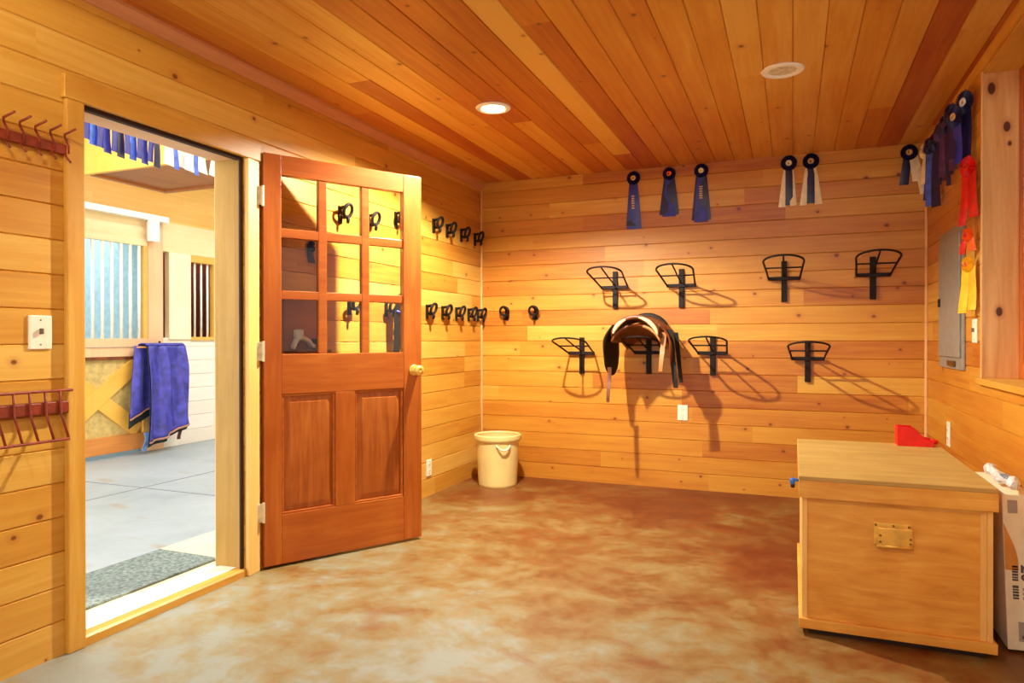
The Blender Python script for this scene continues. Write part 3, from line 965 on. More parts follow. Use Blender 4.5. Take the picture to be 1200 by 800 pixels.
# ================================================================== left wall: pegs, rack, plates
def left_racks():
    t = thing('hanging_rack', 'upper red-brown wall rack with angled prongs beside the doorway, near the ceiling', 'wall rack', (LX, 0, 0))
    m = MB(); m.box(0.0, 0.02, 0.75, 1.735, 1.795, 1.83); m.build('rail', M['rust_metal'], t, bevel=0.003)
    for k in range(16):
        y = 1.728 - k * 0.052
        pt = [(0.02, y, 1.80), (0.022, y, 1.826), (0.028, y - 0.018, 1.852), (0.034, y - 0.022, 1.862), (0.078, y - 0.014, 1.878)]
        MB().sweep(pt, 0.004, 8).build('prong', M['rust_metal'], t, smooth=True)
        MB().sweep([(0.014, y - 0.01, 1.798), (0.026, y - 0.006, 1.780), (0.036, y - 0.002, 1.768)], 0.004, 8).build('lower_peg', M['rust_metal'], t, smooth=True)
    t = thing('bit_rack', 'lower dark red wall rack with wire loops below the light switch', 'wall rack', (LX, 0, 0))
    m = MB(); m.box(0.0, 0.03, 0.75, 1.722, 0.872, 0.915); m.build('rail', M['rust_metal'], t, bevel=0.004)
    m = MB(); m.sweep([(0.028, 0.75, 0.953), (0.028, 1.735, 0.953)], 0.005, 8); m.build('upper_rod', M['rust_metal'], t, smooth=True)
    m = MB(); m.sweep([(0.075, 0.75, 0.785), (0.075, 1.69, 0.785)], 0.005, 8); m.build('lower_rod', M['rust_metal'], t, smooth=True)
    for k in range(17):
        y = 1.688 - k * 0.053
        MB().sweep([(0.028, y, 0.953), (0.032, y, 0.912), (0.034, y, 0.875), (0.075, y, 0.785)], 0.0042, 8).build('wire_prong', M['rust_metal'], t, smooth=True)


left_racks()


def plate(nm, label, cat, loc, rzv, w, h, mode):
    t = thing(nm, label, cat, loc, rzv)
    m = MB(); m.box(-w / 2, w / 2, -0.007, 0.0, -h / 2, h / 2); m.build('cover_plate', M['white_pl'], t, bevel=0.003)
    if mode == 'switch':
        m = MB(); m.box(-0.005, 0.005, -0.018, -0.006, -0.006, 0.014); m.build('toggle', M['slot'], t, bevel=0.002)
    else:
        for z in (-0.022, 0.022):
            m = MB()
            m.lathe([(0.016, -0.0065), (0.016, -0.0095), (0.001, -0.0095)], 20, (0, 0, z), axis=1)
            s = m.build('socket', M['white_pl'], t, smooth=False)
            m = MB()
            m.box(-0.008, -0.0055, -0.0105, -0.0092, z - 0.005, z + 0.007)
            m.box(0.0055, 0.008, -0.0105, -0.0092, z - 0.005, z + 0.007)
            m.build('slots', M['slot'], s)
    for z in (-h * 0.36, h * 0.36):
        m = MB(); m.lathe([(0.003, -0.0068), (0.003, -0.008), (0.0005, -0.008)], 8, (0, 0, z), axis=1); m.build('screw', M['slot'], t)
    return t


plate('light_switch', 'ivory light switch plate on the left wall beside the doorway', 'light switch', (LX, 1.636, 1.158), PI / 2, 0.082, 0.118, 'switch')
plate('power_outlet', 'ivory outlet on the left wall low beside the door edge', 'outlet', (LX, 4.43, 0.205), PI / 2, 0.075, 0.118, 'outlet')
plate('power_outlet', 'ivory outlet on the back wall under the saddle', 'outlet', (-0.769, BY, 0.575), 0, 0.075, 0.115, 'outlet')
plate('power_outlet', 'ivory outlet on the right wall behind the wooden chest', 'outlet', (RX, 4.64, 0.585), -PI / 2, 0.08, 0.14, 'outlet')
plate('light_switch', 'ivory light switch plate on the right wall under the yellow ribbon', 'light switch', (RX, 4.02, 1.17), -PI / 2, 0.09, 0.118, 'switch')

# grey electrical panel
t = thing('electrical_panel', 'grey steel electrical panel on the right wall', 'electrical panel', (RX, 4.53, 1.355))
m = MB(); m.box(-0.012, 0.0, -0.30, 0.33, -0.39, 0.39); m.build('cover_frame', M['panel_g'], t, bevel=0.003)
m = MB(); m.box(-0.022, -0.012, -0.25, 0.31, -0.325, 0.345); dd = m.build('panel_door', M['panel_g'], t, bevel=0.003)
m = MB(); m.box(-0.03, -0.022, 0.245, 0.285, -0.035, 0.012); m.build('latch', M['iron'], dd, bevel=0.002)
m = MB(); m.box(-0.0225, -0.0145, -0.12, 0.06, -0.375, -0.345); m.build('name_plate', M['brass_d'], t, bevel=0.001)

# ================================================================== bin
t = thing('waste_bin', 'cream plastic waste bin in the back left corner', 'bin', (-2.135, 4.995, 0.0))
MB().lathe([(0.10, 0.0), (0.146, 0.0), (0.150, 0.012), (0.170, 0.365), (0.163, 0.365), (0.143, 0.02), (0.10, 0.014)], 48).build('body', M['bin'], t, smooth=False)
MB().lathe([(0.166, 0.352), (0.181, 0.352), (0.184, 0.362), (0.184, 0.388), (0.178, 0.394), (0.166, 0.394), (0.162, 0.386)], 48).build('lid', M['bin'], t, smooth=False)
for s in (0, 1):
    base = math.radians(-52) + s * PI
    pts = []
    for k in range(13):
        f = k / 12
        an = base + (f - 0.5) * 0.62
        z = 0.325 - 0.034 * math.sin(PI * f)
        r = 0.172 + 0.022 * math.sin(PI * f) ** 0.6
        pts.append((r * math.cos(an), r * math.sin(an), z))
    MB().sweep(pts, 0.0065, 8).build('handle', M['white_pl'], t, smooth=True)

# ================================================================== chest
CX0, CX1, CY0, CY1, CZ = 0.022, 0.666, 2.89, 3.95, 0.609
ch = thing('wooden_chest', 'large honey-coloured plywood tack chest with brass latch on the floor at right', 'chest', ((CX0 + CX1) / 2, CY0, 0))
hw = (CX1 - CX0) / 2
dp = CY1 - CY0
m = MB(); m.box(-hw + 0.035, hw - 0.035, 0.03, dp - 0.03, 0.0, 0.03); m.build('plinth', M['dark'], ch)
m = MB()
m.box(-hw, hw, -0.006, 0.02, 0.026, 0.064); m.box(-hw, hw, dp - 0.02, dp, 0.02, 0.062)
m.box(-hw, -hw + 0.02, 0.02, dp - 0.02, 0.02, 0.062); m.box(hw - 0.02, hw, 0.02, dp - 0.02, 0.02, 0.062)
m.box(-hw + 0.02, hw - 0.02, 0.02, dp - 0.02, 0.024, 0.04)
m.build('base_skirt', M['oak_x'], ch, bevel=0.003)
m = MB(); m.box(-hw + 0.03, hw - 0.05, 0.014, 0.032, 0.062, 0.53); m.build('front_panel', M['oak_x'], ch)
m = MB(); m.box(-hw + 0.012, -hw + 0.03, 0.008, dp - 0.01, 0.062, 0.53); m.build('side_panel', M['oak_edge'], ch, bevel=0.001)
m = MB(); m.box(hw - 0.03, hw - 0.012, 0.008, dp - 0.01, 0.062, 0.53); m.build('side_panel', M['oak_edge'], ch, bevel=0.001)
m = MB(); m.box(hw - 0.05, hw - 0.03, 0.012, 0.032, 0.062, 0.53); m.build('corner_strip', M['oak_edge'], ch, bevel=0.001)
m = MB(); m.box(-hw + 0.03, hw - 0.03, dp - 0.028, dp - 0.01, 0.062, 0.53); m.build('back_panel', M['oak_x'], ch)
lid = MB()
lid.box(-hw, hw, -0.012, 0.008, 0.527, 0.592); lid.box(-hw, -hw + 0.0115, 0.008, dp, 0.527, 0.592); lid.box(hw - 0.0115, hw, 0.008, dp, 0.527, 0.592)
lid.box(-hw + 0.0115, hw - 0.0115, dp - 0.0095, dp, 0.527, 0.592)
ld = lid.build('lid_band', M['oak_x'], ch, bevel=0.002)
m = MB(); m.box(-hw, hw, -0.012, dp, 0.592, CZ); m.build('lid_top', M['oak_lid'], ch, bevel=0.003)
lt = MB(); lt.box(-0.066, 0.056, 0.007, 0.014, 0.372, 0.452)
la = lt.build('latch', M['brass'], ch, bevel=0.002)
la['label'] = 'brass chest latch'
m = MB(); m.box(-0.052, 0.062, -0.004, 0.007, 0.366, 0.438); m.build('latch_cover', M['brass'], la, bevel=0.004)
m = MB(); m.sweep([(-0.056, -0.002, 0.37), (0.062, -0.002, 0.37)], 0.0075, 10); m.build('drop_handle', M['brass'], la, smooth=True)
for x, z in ((-0.058, 0.444), (0.0, 0.444), (0.05, 0.444), (-0.044, 0.408), (0.054, 0.402), (-0.044, 0.385), (0.054, 0.385)):
    y = 0.007 if z > 0.44 else -0.004
    m = MB(); m.lathe([(0.0042, y), (0.0042, y - 0.002), (0.001, y - 0.0026)], 10, (x, 0, z), axis=1); m.build('screw', M['brass_d'], la)

# blue clip on the lid's left edge
t = thing('plastic_clip', 'small blue plastic clip on the left edge of the chest lid', 'clip', (CX0, CY0 + 0.04, 0.578))
m = MB(); m.sweep([(0.0, 0, 0.004), (-0.012, 0, 0.006), (-0.022, -0.004, 0.004)], [0.006, 0.006, 0.007], 10); m.build('stem', M['blue_pl'], t, smooth=True)
m = MB(); m.lathe([(0.003, 0.014), (0.009, 0.01), (0.011, 0.0), (0.008, -0.01), (0.004, -0.013)], 16, (-0.022, -0.004, 0.0)); m.build('knob', M['blue_pl'], t, smooth=True)
m = MB(); m.lathe([(0.008, -0.011), (0.0085, -0.014), (0.007, -0.024), (0.002, -0.026)], 14, (-0.022, -0.004, 0.0)); m.build('dark_tip', M['dark'], t, smooth=True)

# red scoop on the chest
t = thing('feed_scoop', 'red plastic feed scoop on the back of the chest lid', 'scoop', (0.475, 3.86, CZ))
w_, h_, d_ = 0.105, 0.094, 0.10
m = MB()
th = 0.006
pr = [(0.0, 0.0), (0.0, h_), (0.07, h_ * 0.98), (0.088, h_ * 0.8), (w_ + 0.012, h_ * 0.42), (w_ + 0.05, h_ * 0.36), (w_ + 0.05, 0.0)]
m.prism(pr, 1, 0.0, th)
m.prism(pr, 1, d_ - th, d_)
m.box(0.0, th, th, d_ - th, 0.0, h_)
m.box(th, w_ + 0.045, th, d_ - th, 0.0, th)
m.build('bowl', M['red_pl'], t, bevel=0.002)
m = MB(); m.box(0.07, 0.074, th, d_ - th, th, h_ * 0.9); m.build('inner_rib', M['red_pl'], t)
m = MB(); m.sweep([(w_ + 0.045, d_ / 2, 0.022), (w_ + 0.075, d_ / 2, 0.02)], [0.014, 0.011], 12); m.build('handle', M['red_pl'], t, smooth=True)

# carton in the gap between chest and wall
KX0, KX1, KY0, KY1, KZ = 0.722, 0.822, 3.0, 3.46, 0.572
t = thing('cardboard_carton', 'tall white printed carton squeezed between chest and right wall', 'carton', ((KX0 + KX1) / 2, KY0, 0))
t.rotation_euler = (0, -math.radians(2.0), 0)
kw = (KX1 - KX0) / 2
m = MB(); m.box(-kw, kw, 0, KY1 - KY0, 0.012, KZ); m.build('carton_body', M['carton'], t, bevel=0.003)
m = MB()
cv = [(-kw + 0.002, 0.47), (-kw + 0.012, 0.44)]
for k in range(9):
    f = k / 8
    cv.append((-kw + 0.012 + 0.03 * math.sin(f * PI / 2), 0.44 - 0.12 * f))
cv += [(-kw + 0.042, 0.30), (-kw + 0.002, 0.30)]
m.prism(cv, 1, -0.0012, -0.0002); m.build('orange_curve', M['kraft'], t)
m = MB(); m.box(-kw + 0.016, -kw + 0.046, -0.0012, -0.0002, 0.505, 0.552); m.build('grey_mark', M['ink_lt'], t)
m = MB(); m.box(-kw + 0.035, kw - 0.02, -0.0012, -0.0002, 0.045, 0.115)
m.build('grey_mark', M['ink_lt'], t)
m = MB(); m.box(-kw + 0.045, -kw + 0.075, -0.0016, -0.0006, 0.055, 0.067); m.build('dark_mark', M['ink'], t)
# two short lines of dark print, turned on their side
m = MB()
for z0, z1 in ((0.262, 0.318), (0.196, 0.248)):
    z = z0
    while z < z1 - 0.006:
        hgt = random.uniform(0.004, 0.009)
        m.box(-kw + 0.022, -kw + 0.040, -0.0012, -0.0002, z, min(z + hgt, z1))
        z += hgt + 0.003
m.build('small_print', M['ink'], t)
fc = bpy.data.curves.new('big_print', 'FONT')
fc.body = '20'
fc.size = 0.062
fc.extrude = 0.0005
fc.offset = 0.0012
ft = bpy.data.objects.new('print_source', fc)
COL.objects.link(ft)
bpy.context.view_layer.update()
fme = bpy.data.meshes.new_from_object(ft.evaluated_get(bpy.context.evaluated_depsgraph_get()))
bpy.data.objects.remove(ft)
fo = bpy.data.objects.new('big_print', fme)
COL.objects.link(fo)
fo.parent = t
fo.rotation_euler = (PI / 2, PI / 2, 0)
fo.location = (-kw + 0.050, -0.001, 0.322)
fme.materials.clear()
fme.materials.append(M['ink'])
m = MB()
for q in range(3):
    m.box(-kw + 0.052, -kw + 0.066 + 0.008 * q, -0.0012, -0.0002, 0.196 + q * 0.016, 0.206 + q * 0.016)
m.build('small_print', M['ink_lt'], t)

t = thing('plastic_bag', 'crumpled white and blue plastic bag lying along the chest lid\'s right edge', 'plastic bag', (0.735, 3.17, KZ + 0.014))
pts, rd = [], []
for k in range(25):
    f = k / 24
    pts.append((0.008 * math.sin(7 * f) + 0.01 * f, -0.19 + 0.42 * f, 0.020 + 0.006 * math.sin(11 * f)))
    rd.append(0.018 + 0.006 * math.sin(17 * f) + (-0.006 if k in (0, 24) else 0))
bg = MB().sweep(pts, rd, 9)
for v in bg.bm.verts:
    v.co += Vector((random.uniform(-1, 1), random.uniform(-1, 1), random.uniform(-1, 1))) * 0.003
bg.build('film_roll', M['film'], t)
m = MB(); m.box(-0.014, 0.012, -0.15, -0.06, 0.032, 0.041); m.build('printed_band', plain('grey_blue_print', (120, 136, 156), 0.4, var=0.3, scale=60), t, bevel=0.002)

# ================================================================== ceiling lamps
def downlight(loc, label, lens):
    t = thing('recessed_downlight', label, 'ceiling light', loc, 0, 'round recessed ceiling lights')
    MB().lathe([(0.066, 0.0), (0.098, 0.0), (0.100, -0.003), (0.094, -0.009), (0.074, -0.011), (0.066, -0.006)], 40, ring=True).build('trim_ring', M['lampw'], t, smooth=False)
    MB().lathe([(0.001, -0.004), (0.060, -0.004), (0.067, -0.003), (0.067, -0.0005), (0.001, -0.0005)], 32).build('lens', lens, t)
    return t


downlight((-1.57, 3.616, H), 'lit recessed ceiling light on the left', M['lens_on'])
downlight((-0.047, 3.641, H), 'unlit white recessed ceiling light on the right', M['lens_off'])


def lamp(nm, kind, loc, energy, col, rot=(0, 0, 0), **kw):
    d = bpy.data.lights.new(nm, kind)
    d.energy = energy
    d.color = col
    for k, v in kw.items():
        setattr(d, k, v)
    o = bpy.data.objects.new(nm, d)
    COL.objects.link(o)
    o.location = loc
    o.rotation_euler = rot
    return o


WARM = (1.0, 0.95, 0.80)
lamp('downlight_and_fill', 'SPOT', (-1.57, 3.616, H - 0.016), 640, WARM, spot_size=math.radians(154), spot_blend=0.36, shadow_soft_size=0.03)
lamp('downlight_and_fill', 'SPOT', (-1.57, 0.6, H - 0.016), 85, WARM, spot_size=math.radians(179), spot_blend=0.05, shadow_soft_size=0.06)  # added fill spot behind the viewpoint, no fixture built for it
lamp('downlight_and_fill', 'SPOT', (-0.05, 0.6, H - 0.016), 85, WARM, spot_size=math.radians(179), spot_blend=0.05, shadow_soft_size=0.06)  # second added fill spot, likewise unseen
lamp('front_fill', 'AREA', ((FX0 + FX1) / 2, FY - 0.12, (FZ0 + FZ1) / 2), 60, (1.0, 0.99, 0.94), (PI / 2, 0, 0), shape='RECTANGLE', size=FX1 - FX0, size_y=FZ1 - FZ0)  # added frontal fill, shining in through the made-up front opening
lamp('side_window_daylight', 'AREA', (RX + 0.42, (WY0 + WY1) / 2, 1.45), 5, (0.96, 0.97, 1.0), (0, math.radians(90), 0), shape='RECTANGLE', size=1.2, size_y=2.2)
lamp('side_up_fill', 'AREA', (RX + 1.6, 3.2, 0.15), 50, (1.0, 0.96, 0.9), (0, math.radians(132), 0), shape='RECTANGLE', size=1.0, size_y=1.4)  # added upward fill outside the side window; no ground is modelled

# ================================================================== outside the doorway: the barn aisle
SXX = -6.1
OX = LX - WT
m = MB(); m.box(-8.2, OX + 0.02, -6.0, 12.0, -0.14, -0.002)
struct(m.build('floor_aisle', M['aisle']), 'pale grey concrete aisle floor outside the doorway')
m = MB(); m.box(-3.17, OX + 0.02, -2.0, 9.0, -0.01, 0.002)
struct(m.build('floor_apron', M['apron']), 'beige concrete apron outside the doorway')
m = MB()
m.box(-6.0, -3.2, 3.872, 3.886, -0.003, -0.0005)
m.box(-4.62, -4.606, -6, 12, -0.003, -0.0005)
struct(m.build('trim_18', plain('joint_grey', (120, 122, 130), 0.8)), 'saw-cut joints in the aisle floor')

mt = MB()
mt.box(-3.14, -2.735, 1.70, 2.75, 0.002, 0.014)
mo = mt.build('doormat', M['matm'], bevel=0.004)
tag(mo, 'grey green doormat on the apron outside the threshold', 'doormat')

# stall front
m = MB()
m.box(SXX - 0.1, SXX, -4.0, 12.0, 2.36, 3.7)
struct(m.build('wall_aisle_upper', M['out_up']), 'yellow boarded wall above the stalls')
m = MB()
m.box(SXX - 0.09, SXX + 0.015, -4.0, 5.17, 2.085, 2.36)
m.box(SXX - 0.09, SXX + 0.015, 5.355, 12.0, 2.05, 2.36)
struct(m.build('beam_1', M['out_cream'], bevel=0.006), 'cream painted beam over the stall fronts')
m = MB(); m.box(SXX - 0.08, SXX + 0.04, 5.17, 5.355, 0.0, 2.33)
struct(m.build('pillar_1', M['out_pink'], bevel=0.006), 'pale rose post between the stalls')
m = MB(); m.prism(v_profile(0, 1.15, 0.15, SXX, SXX - 0.09, 0.008, 0.012), 1, 5.355, 12.0)
struct(m.build('wall_aisle_siding', M['out_siding']), 'white siding below the stall window')
m = MB(); m.box(SXX - 0.05, SXX + 0.02, 5.45, 5.735, 1.13, 2.05)
struct(m.build('trim_19', timber('cream_board', 2, [(0, (238, 222, 184)), (1, (250, 240, 212))], 0.7), bevel=0.005), 'cream upright board beside the stall window')
m = MB(); m.box(SXX - 0.09, SXX - 0.03, 6.12, 12.0, 1.15, 2.05)
struct(m.build('wall_aisle_end', M['out_cream']), 'cream boarding right of the stall window')
# window of the far stall
m = MB()
m.box(SXX - 0.06, SXX + 0.01, 6.07, 6.13, 1.15, 2.05); m.box(SXX - 0.06, SXX + 0.01, 5.735, 6.07, 1.975, 2.05); m.box(SXX - 0.06, SXX + 0.02, 5.735, 6.13, 1.12, 1.158)
sw = struct(m.build('window_3', M['out_gold'], bevel=0.004), 'barred stall window with dark red inside')
for y in (5.83, 5.92, 6.01):
    MB().sweep([(SXX - 0.03, y, 1.155), (SXX - 0.03, y, 1.98)], 0.012, 8).build('window_bar', M['bar'], sw, smooth=True)
m = MB(); m.box(SXX - 0.75, SXX - 0.7, 5.355, 12, 0, 2.4)
m.box(SXX - 0.7, SXX - 0.1, 5.23, 5.26, 0, 2.4)
struct(m.build('wall_stall_dark', M['stall_dark']), 'dark red boards inside the far stall')
m = MB(); m.box(SXX - 1.4, SXX - 1.34, -4.0, 5.26, 0, 2.6); m.box(SXX - 1.34, SXX - 0.1, 5.17, 5.225, 0, 2.4)
struct(m.build('wall_stall_back', M['stall_day_tint']), 'near stall wall with daylight painted in as pale blue')

# sliding stall door
sd = thing('stall_door', 'sliding stall door with crossed golden braces below and upright bars above', 'stall door', (SXX, 4.66, 0))
y0, y1 = -0.52, 0.50
m = MB(); m.box(0.0, 0.05, y0, y1, 0.04, 0.20); m.build('kick_rail', M['out_kick'], sd, bevel=0.004)
m = MB(); m.box(0.0, 0.05, y0, y1, 0.965, 1.055); m.build('lock_rail', M['out_pink'], sd, bevel=0.004)
m = MB(); m.box(0.0, 0.065, y0, y1, 1.058, 1.14); m.build('bar_sill', M['out_pink'], sd, bevel=0.004)
m = MB(); m.box(0.0, 0.05, y0, y1, 2.07, 2.14); m.build('top_rail', M['out_cream'], sd, bevel=0.004)
m = MB(); m.box(0.0, 0.05, y0 - 0.08, y0, 0.04, 2.14); m.build('stile', M['out_gold'], sd, bevel=0.004)
m = MB(); m.box(0.0, 0.049, y1 - 0.06, y1, 0.2, 0.965); m.box(0.0, 0.049, y1 - 0.045, y1, 1.14, 2.07); m.build('stile', M['out_gold'], sd, bevel=0.004)
m = MB(); m.box(0.006, 0.018, y0, y1 - 0.06, 0.2, 0.945); m.build('plywood_panel', M['out_ply'], sd)
m = MB(); m.box(0.018, 0.046, y0, y1 - 0.06, 0.935, 0.965); m.build('shadow_strip', M['leather_b'], sd)  # dark strip painted in for the shadow line under the lock rail
for s in (1, -1):
    dy, dz = (y1 - 0.06 - y0), 0.735
    an = math.atan2(dz, dy) * s
    mtx = Matrix.Translation(((0.030 if s > 0 else 0.027), (y0 + y1 - 0.06) / 2, 0.5675)) @ Matrix.Rotation(an, 4, 'X')
    ln = math.hypot(dy, dz) / 2 - 0.05
    m = MB(); m.box(-0.012, 0.012, -ln, ln, -0.075, 0.075, mtx); m.build('cross_brace', M['out_goldx'], sd, bevel=0.003)
for k in range(10):
    y = y1 - 0.085 - 0.1 * k
    if y < y0:
        break
    MB().sweep([(0.028, y, 1.135), (0.028, y, 2.075)], 0.0155, 10).build('stall_bar', M['bar'], sd, smooth=True)
# track
t = thing('door_track', 'white steel sliding track above the stall door', 'door track', (SXX + 0.053, 0, 2.36))
m = MB(); m.box(0.0, 0.07, -2.0, 5.36, -0.03, 0.03); m.build('track_rail', M['track'], t, bevel=0.004)
m = MB(); m.box(0.025, 0.075, 5.13, 5.24, -0.24, -0.03); m.build('hanger', M['track'], t, bevel=0.004)

# the soffit box over the aisle and the beam that carries the ribbons
m = MB(); m.box(-5.19, -3.2, 3.90, 4.62, 2.455, 2.75)
m.box(-5.20, -5.15, 3.90, 4.63, 2.435, 2.47); m.box(-5.15, -3.2, 4.58, 4.63, 2.435, 2.47)
struct(m.build('beam_2', M['out_brown'], bevel=0.004), 'boxed beam over the aisle with underside shade painted brown')
m = MB(); m.box(-5.8, -3.2, 3.86, 3.897, 2.44, 2.95)
struct(m.build('beam_4', M['out_goldx'], bevel=0.004), 'golden fascia board of the boxed beam')
m = MB(); m.box(-3.62, -3.5, -2.0, 6.0, 2.5, 2.66)
struct(m.build('beam_3', M['out_gold'], bevel=0.004), 'golden beam carrying the outdoor ribbons')

GO = 'ribbons hung over the aisle beyond the doorway'
spec = [(2.62, 'bluel', 2.18, 'leftmost pale blue ribbon hung beyond the doorway'),
        (2.70, 'blue', 2.155, 'blue ribbon hung beyond the doorway, second from the left'),
        (2.78, 'navy', 2.15, 'dark navy ribbon hung beyond the doorway, third from the left'),
        (2.86, 'bluel', 2.155, 'bright blue ribbon between two darker ones beyond the doorway'),
        (2.94, 'blue', 2.15, 'blue ribbon hung beyond the doorway, fifth from the left'),
        (3.02, 'navy', 2.15, 'last plain navy ribbon before the white-tailed ones beyond the doorway')]
for y, mk, zb, l in spec:
    ln = 2.50 - zb
    ribbon(l, (-3.495, y, 2.50), PI / 2 + 0.25, ln, 0.05, M[mk], M['gold'],
           [(M['blue'], -0.02, 0.04, -0.03, 0.05, ln - 0.02), (M[mk], 0.015, 0.05, 0.02, 0.06, ln)], GO)
for y, zb, l in ((3.17, 2.165, 'first white ribbon with blue centre tail beyond the doorway'),
                 (3.33, 2.165, 'middle white ribbon with blue centre tail beyond the doorway'),
                 (3.53, 2.175, 'rightmost white ribbon with blue centre tail beyond the doorway')):
    ln = 2.50 - zb
    ribbon(l, (-3.495, y, 2.50), PI / 2 + 0.25, ln, 0.055, M['white_s'], M['bluel'],
           [(M['white_s'], -0.035, 0.06, -0.075, 0.10, ln - 0.01), (M['white_s'], 0.035, 0.06, 0.075, 0.10, ln - 0.03), (M['bluel'], 0, 0.045, 0, 0.05, ln)], GO)

# blanket on a bar
t = thing('blanket_bar', 'wooden bar fixed to the post that carries the blue blanket', 'blanket bar', (SXX + 0.06, 5.2, 1.055))
m = MB(); m.sweep([(0.10, -0.26, 0.0), (0.10, 0.26, 0.0)], 0.008, 12); m.build('bar', M['out_kick'], t, smooth=True)
m = MB(); m.box(-0.02, 0.10, -0.012, 0.012, -0.012, 0.012); m.box(-0.02, 0.1, 0.06, 0.084, -0.012, 0.012); m.build('bracket', M['iron'], t, bevel=0.002)
m = MB(); m.sweep([(0.02, 0.072, 0.005), (0.02, 0.072, 0.06)], [0.008, 0.011], 10); m.build('peg', M['iron'], t, smooth=True)

bl = thing('horse_blanket', 'blue quilted horse blanket hung over a bar beyond the doorway', 'blanket', (SXX + 0.16, 5.2, 1.07))


def fold(y, z):
    return 0.030 * math.sin(30 * y + 2.2 * z) + 0.014 * math.sin(53 * y - 4 * z + 1)


def front(a, b):
    y = -0.175 + 0.44 * a
    ln = 0.955 - 0.16 * a ** 1.3
    spread = 1 + 0.12 * b
    return (0.045 + 0.045 * b + fold(y, b) * min(1, b * 3 + 0.2), y * spread, 0.0 - ln * b)


def back(a, b):
    y = -0.24 + 0.16 * a
    ln = 0.62 + 0.10 * (1 - a)
    return (-0.050 + 0.03 * b + 0.6 * fold(y, b), y - 0.10 * b * (1 - a), 0.0 - ln * b)


MB().grid(front, 40, 24, 0.012, (1, 0, 0)).build('outer_side', M['blanket'], bl, smooth=True)
MB().grid(lambda a, b: tuple(Vector(front(a, b * 1.045)) + Vector((-0.02, 0.0, 0.0))), 30, 16, 0.010, (1, 0, 0)).build('lining', M['lining'], bl, smooth=True)
MB().grid(back, 20, 20, 0.012, (1, 0, 0)).build('rear_side', M['blanket'], bl, smooth=True)
MB().grid(lambda a, b: tuple(Vector(back(a, 0.92 + b * 0.20)) + Vector((-0.014, 0.02 * a, 0))), 14, 4, 0.008, (1, 0, 0)).build('lining', M['lining'], bl, smooth=True)
MB().sweep([tuple(Vector(front(k / 30, 1.0)) + Vector((0.008, 0, 0))) for k in range(31)], 0.011, 8).build('hem_binding', M['piping'], bl, smooth=True)
MB().sweep([tuple(Vector(back(k / 14, 1.0)) + Vector((0.008, 0, 0))) for k in range(15)], 0.010, 8).build('hem_binding', M['piping'], bl, smooth=True)
MB().grid(lambda a, b: (0.0 + 0.02 * math.sin(5 * b), -0.19 + 0.07 * a * (1 - 0.4 * b), -0.86 - 0.185 * b), 3, 8, 0.008, (1, 0, 0)).build('leg_strap', M['strap_b'], bl)
MB().grid(lambda a, b: (0.0 + 0.015 * math.sin(5 * b), 0.225 + 0.04 * a, -0.80 - 0.18 * b), 2, 8, 0.008, (1, 0, 0)).build('leg_strap', M['strap_k'], bl)
MB().grid(lambda a, b: (-0.056 * math.cos(PI * b), -0.20 + 0.46 * a, 0.0 + 0.018 * math.sin(PI * b)), 20, 8, 0.008, (0, 0, 1)).build('top_fold', M['blanket'], bl, smooth=True)

# barn roof far above left open for the added aisle fill
m = MB(); m.box(-8.2, -4.9, -4.0, 12.0, 3.7, 3.8)
struct(m.build('ceiling_aisle', M['out_gold']), 'golden boarded aisle ceiling')
m = MB(); m.box(OX - 0.03, OX, -4.0, DY0, 0, 3.7); m.box(OX - 0.03, OX, DY1, 12.0, 0, 3.7); m.box(OX - 0.03, OX, DY0, DY1, DZ, 3.7)
struct(m.build('wall_aisle_near', M['out_cream']), 'outer face of the tack room wall towards the aisle')
lamp('aisle_overhead_fill', 'AREA', (-3.8, 4.2, 3.65), 540, (0.90, 0.97, 1.0), (0, math.radians(-22), 0), shape='RECTANGLE', size=2.0, size_y=7.0)  # added overhead fill that brightens the aisle and stall fronts
lamp('aisle_end_fill', 'AREA', (-4.5, -3.5, 1.8), 480, (0.90, 0.95, 1.0), (math.radians(90), 0, 0), shape='RECTANGLE', size=3.4, size_y=3.2)  # added fill light at the unseen near end of the aisle
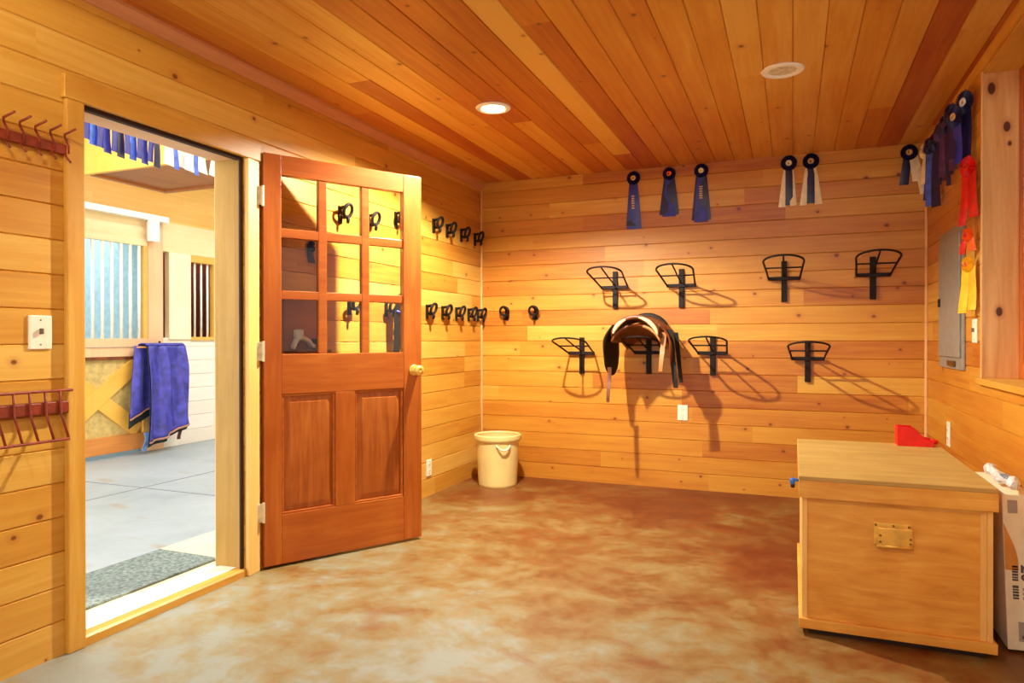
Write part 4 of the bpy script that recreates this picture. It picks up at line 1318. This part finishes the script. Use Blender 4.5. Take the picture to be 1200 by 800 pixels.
lamp('far_stall_fill', 'AREA', (SXX - 0.4, 6.2, 2.7), 14, (1.0, 0.97, 0.93), (0, 0, 0), shape='RECTANGLE', size=0.5, size_y=1.2)  # added fill so the far stall interior does not go black
lamp('stall_daylight', 'AREA', (SXX - 0.7, 4.4, 2.5), 34, (0.9, 0.97, 1.0), (0, math.radians(30), 0), shape='RECTANGLE', size=0.8, size_y=1.6)

# ================================================================== world, camera, view
wd = bpy.data.worlds.new('day_sky')
SC.world = wd
wd.use_nodes = True
nt = wd.node_tree
bg = nt.nodes['Background']
try:
    sky = nt.nodes.new('ShaderNodeTexSky')
    sky.sky_type = 'HOSEK_WILKIE'
    sky.turbidity = 4.0
    sky.ground_albedo = 0.4
    sky.sun_direction = (0.4, -0.5, 0.77)
    nt.links.new(sky.outputs[0], bg.inputs[0])
except Exception:
    bg.inputs[0].default_value = (0.8, 0.9, 1.0, 1)
bg.inputs[1].default_value = 0.6

cd = bpy.data.cameras.new('camera')
cd.sensor_fit = 'HORIZONTAL'
cd.sensor_width = 36.0
cd.lens = 816.23 * 36.0 / 1200.0
cd.clip_start = 0.05
co = bpy.data.objects.new('camera', cd)
COL.objects.link(co)
yaw, pit, rol = math.radians(21.95), math.radians(-0.223), math.radians(-0.063)
Fv = Vector((-math.sin(yaw) * math.cos(pit), math.cos(yaw) * math.cos(pit), math.sin(pit)))
Rv = Vector((math.cos(yaw), math.sin(yaw), 0))
Uv = Rv.cross(Fv)
R2 = Rv * math.cos(rol) + Uv * math.sin(rol)
U2 = Uv * math.cos(rol) - Rv * math.sin(rol)
co.matrix_world = Matrix(((R2.x, U2.x, -Fv.x, 0), (R2.y, U2.y, -Fv.y, 0), (R2.z, U2.z, -Fv.z, CAM_Z), (0, 0, 0, 1)))
SC.camera = co

SC.view_settings.view_transform = 'Standard'
SC.view_settings.look = 'None'
SC.view_settings.gamma = 1.0
SC.view_settings.use_curve_mapping = False
SC.view_settings.exposure = -0.32
SC.cycles.diffuse_bounces = 6
SC.cycles.max_bounces = 10
SC.cycles.transparent_max_bounces = 16
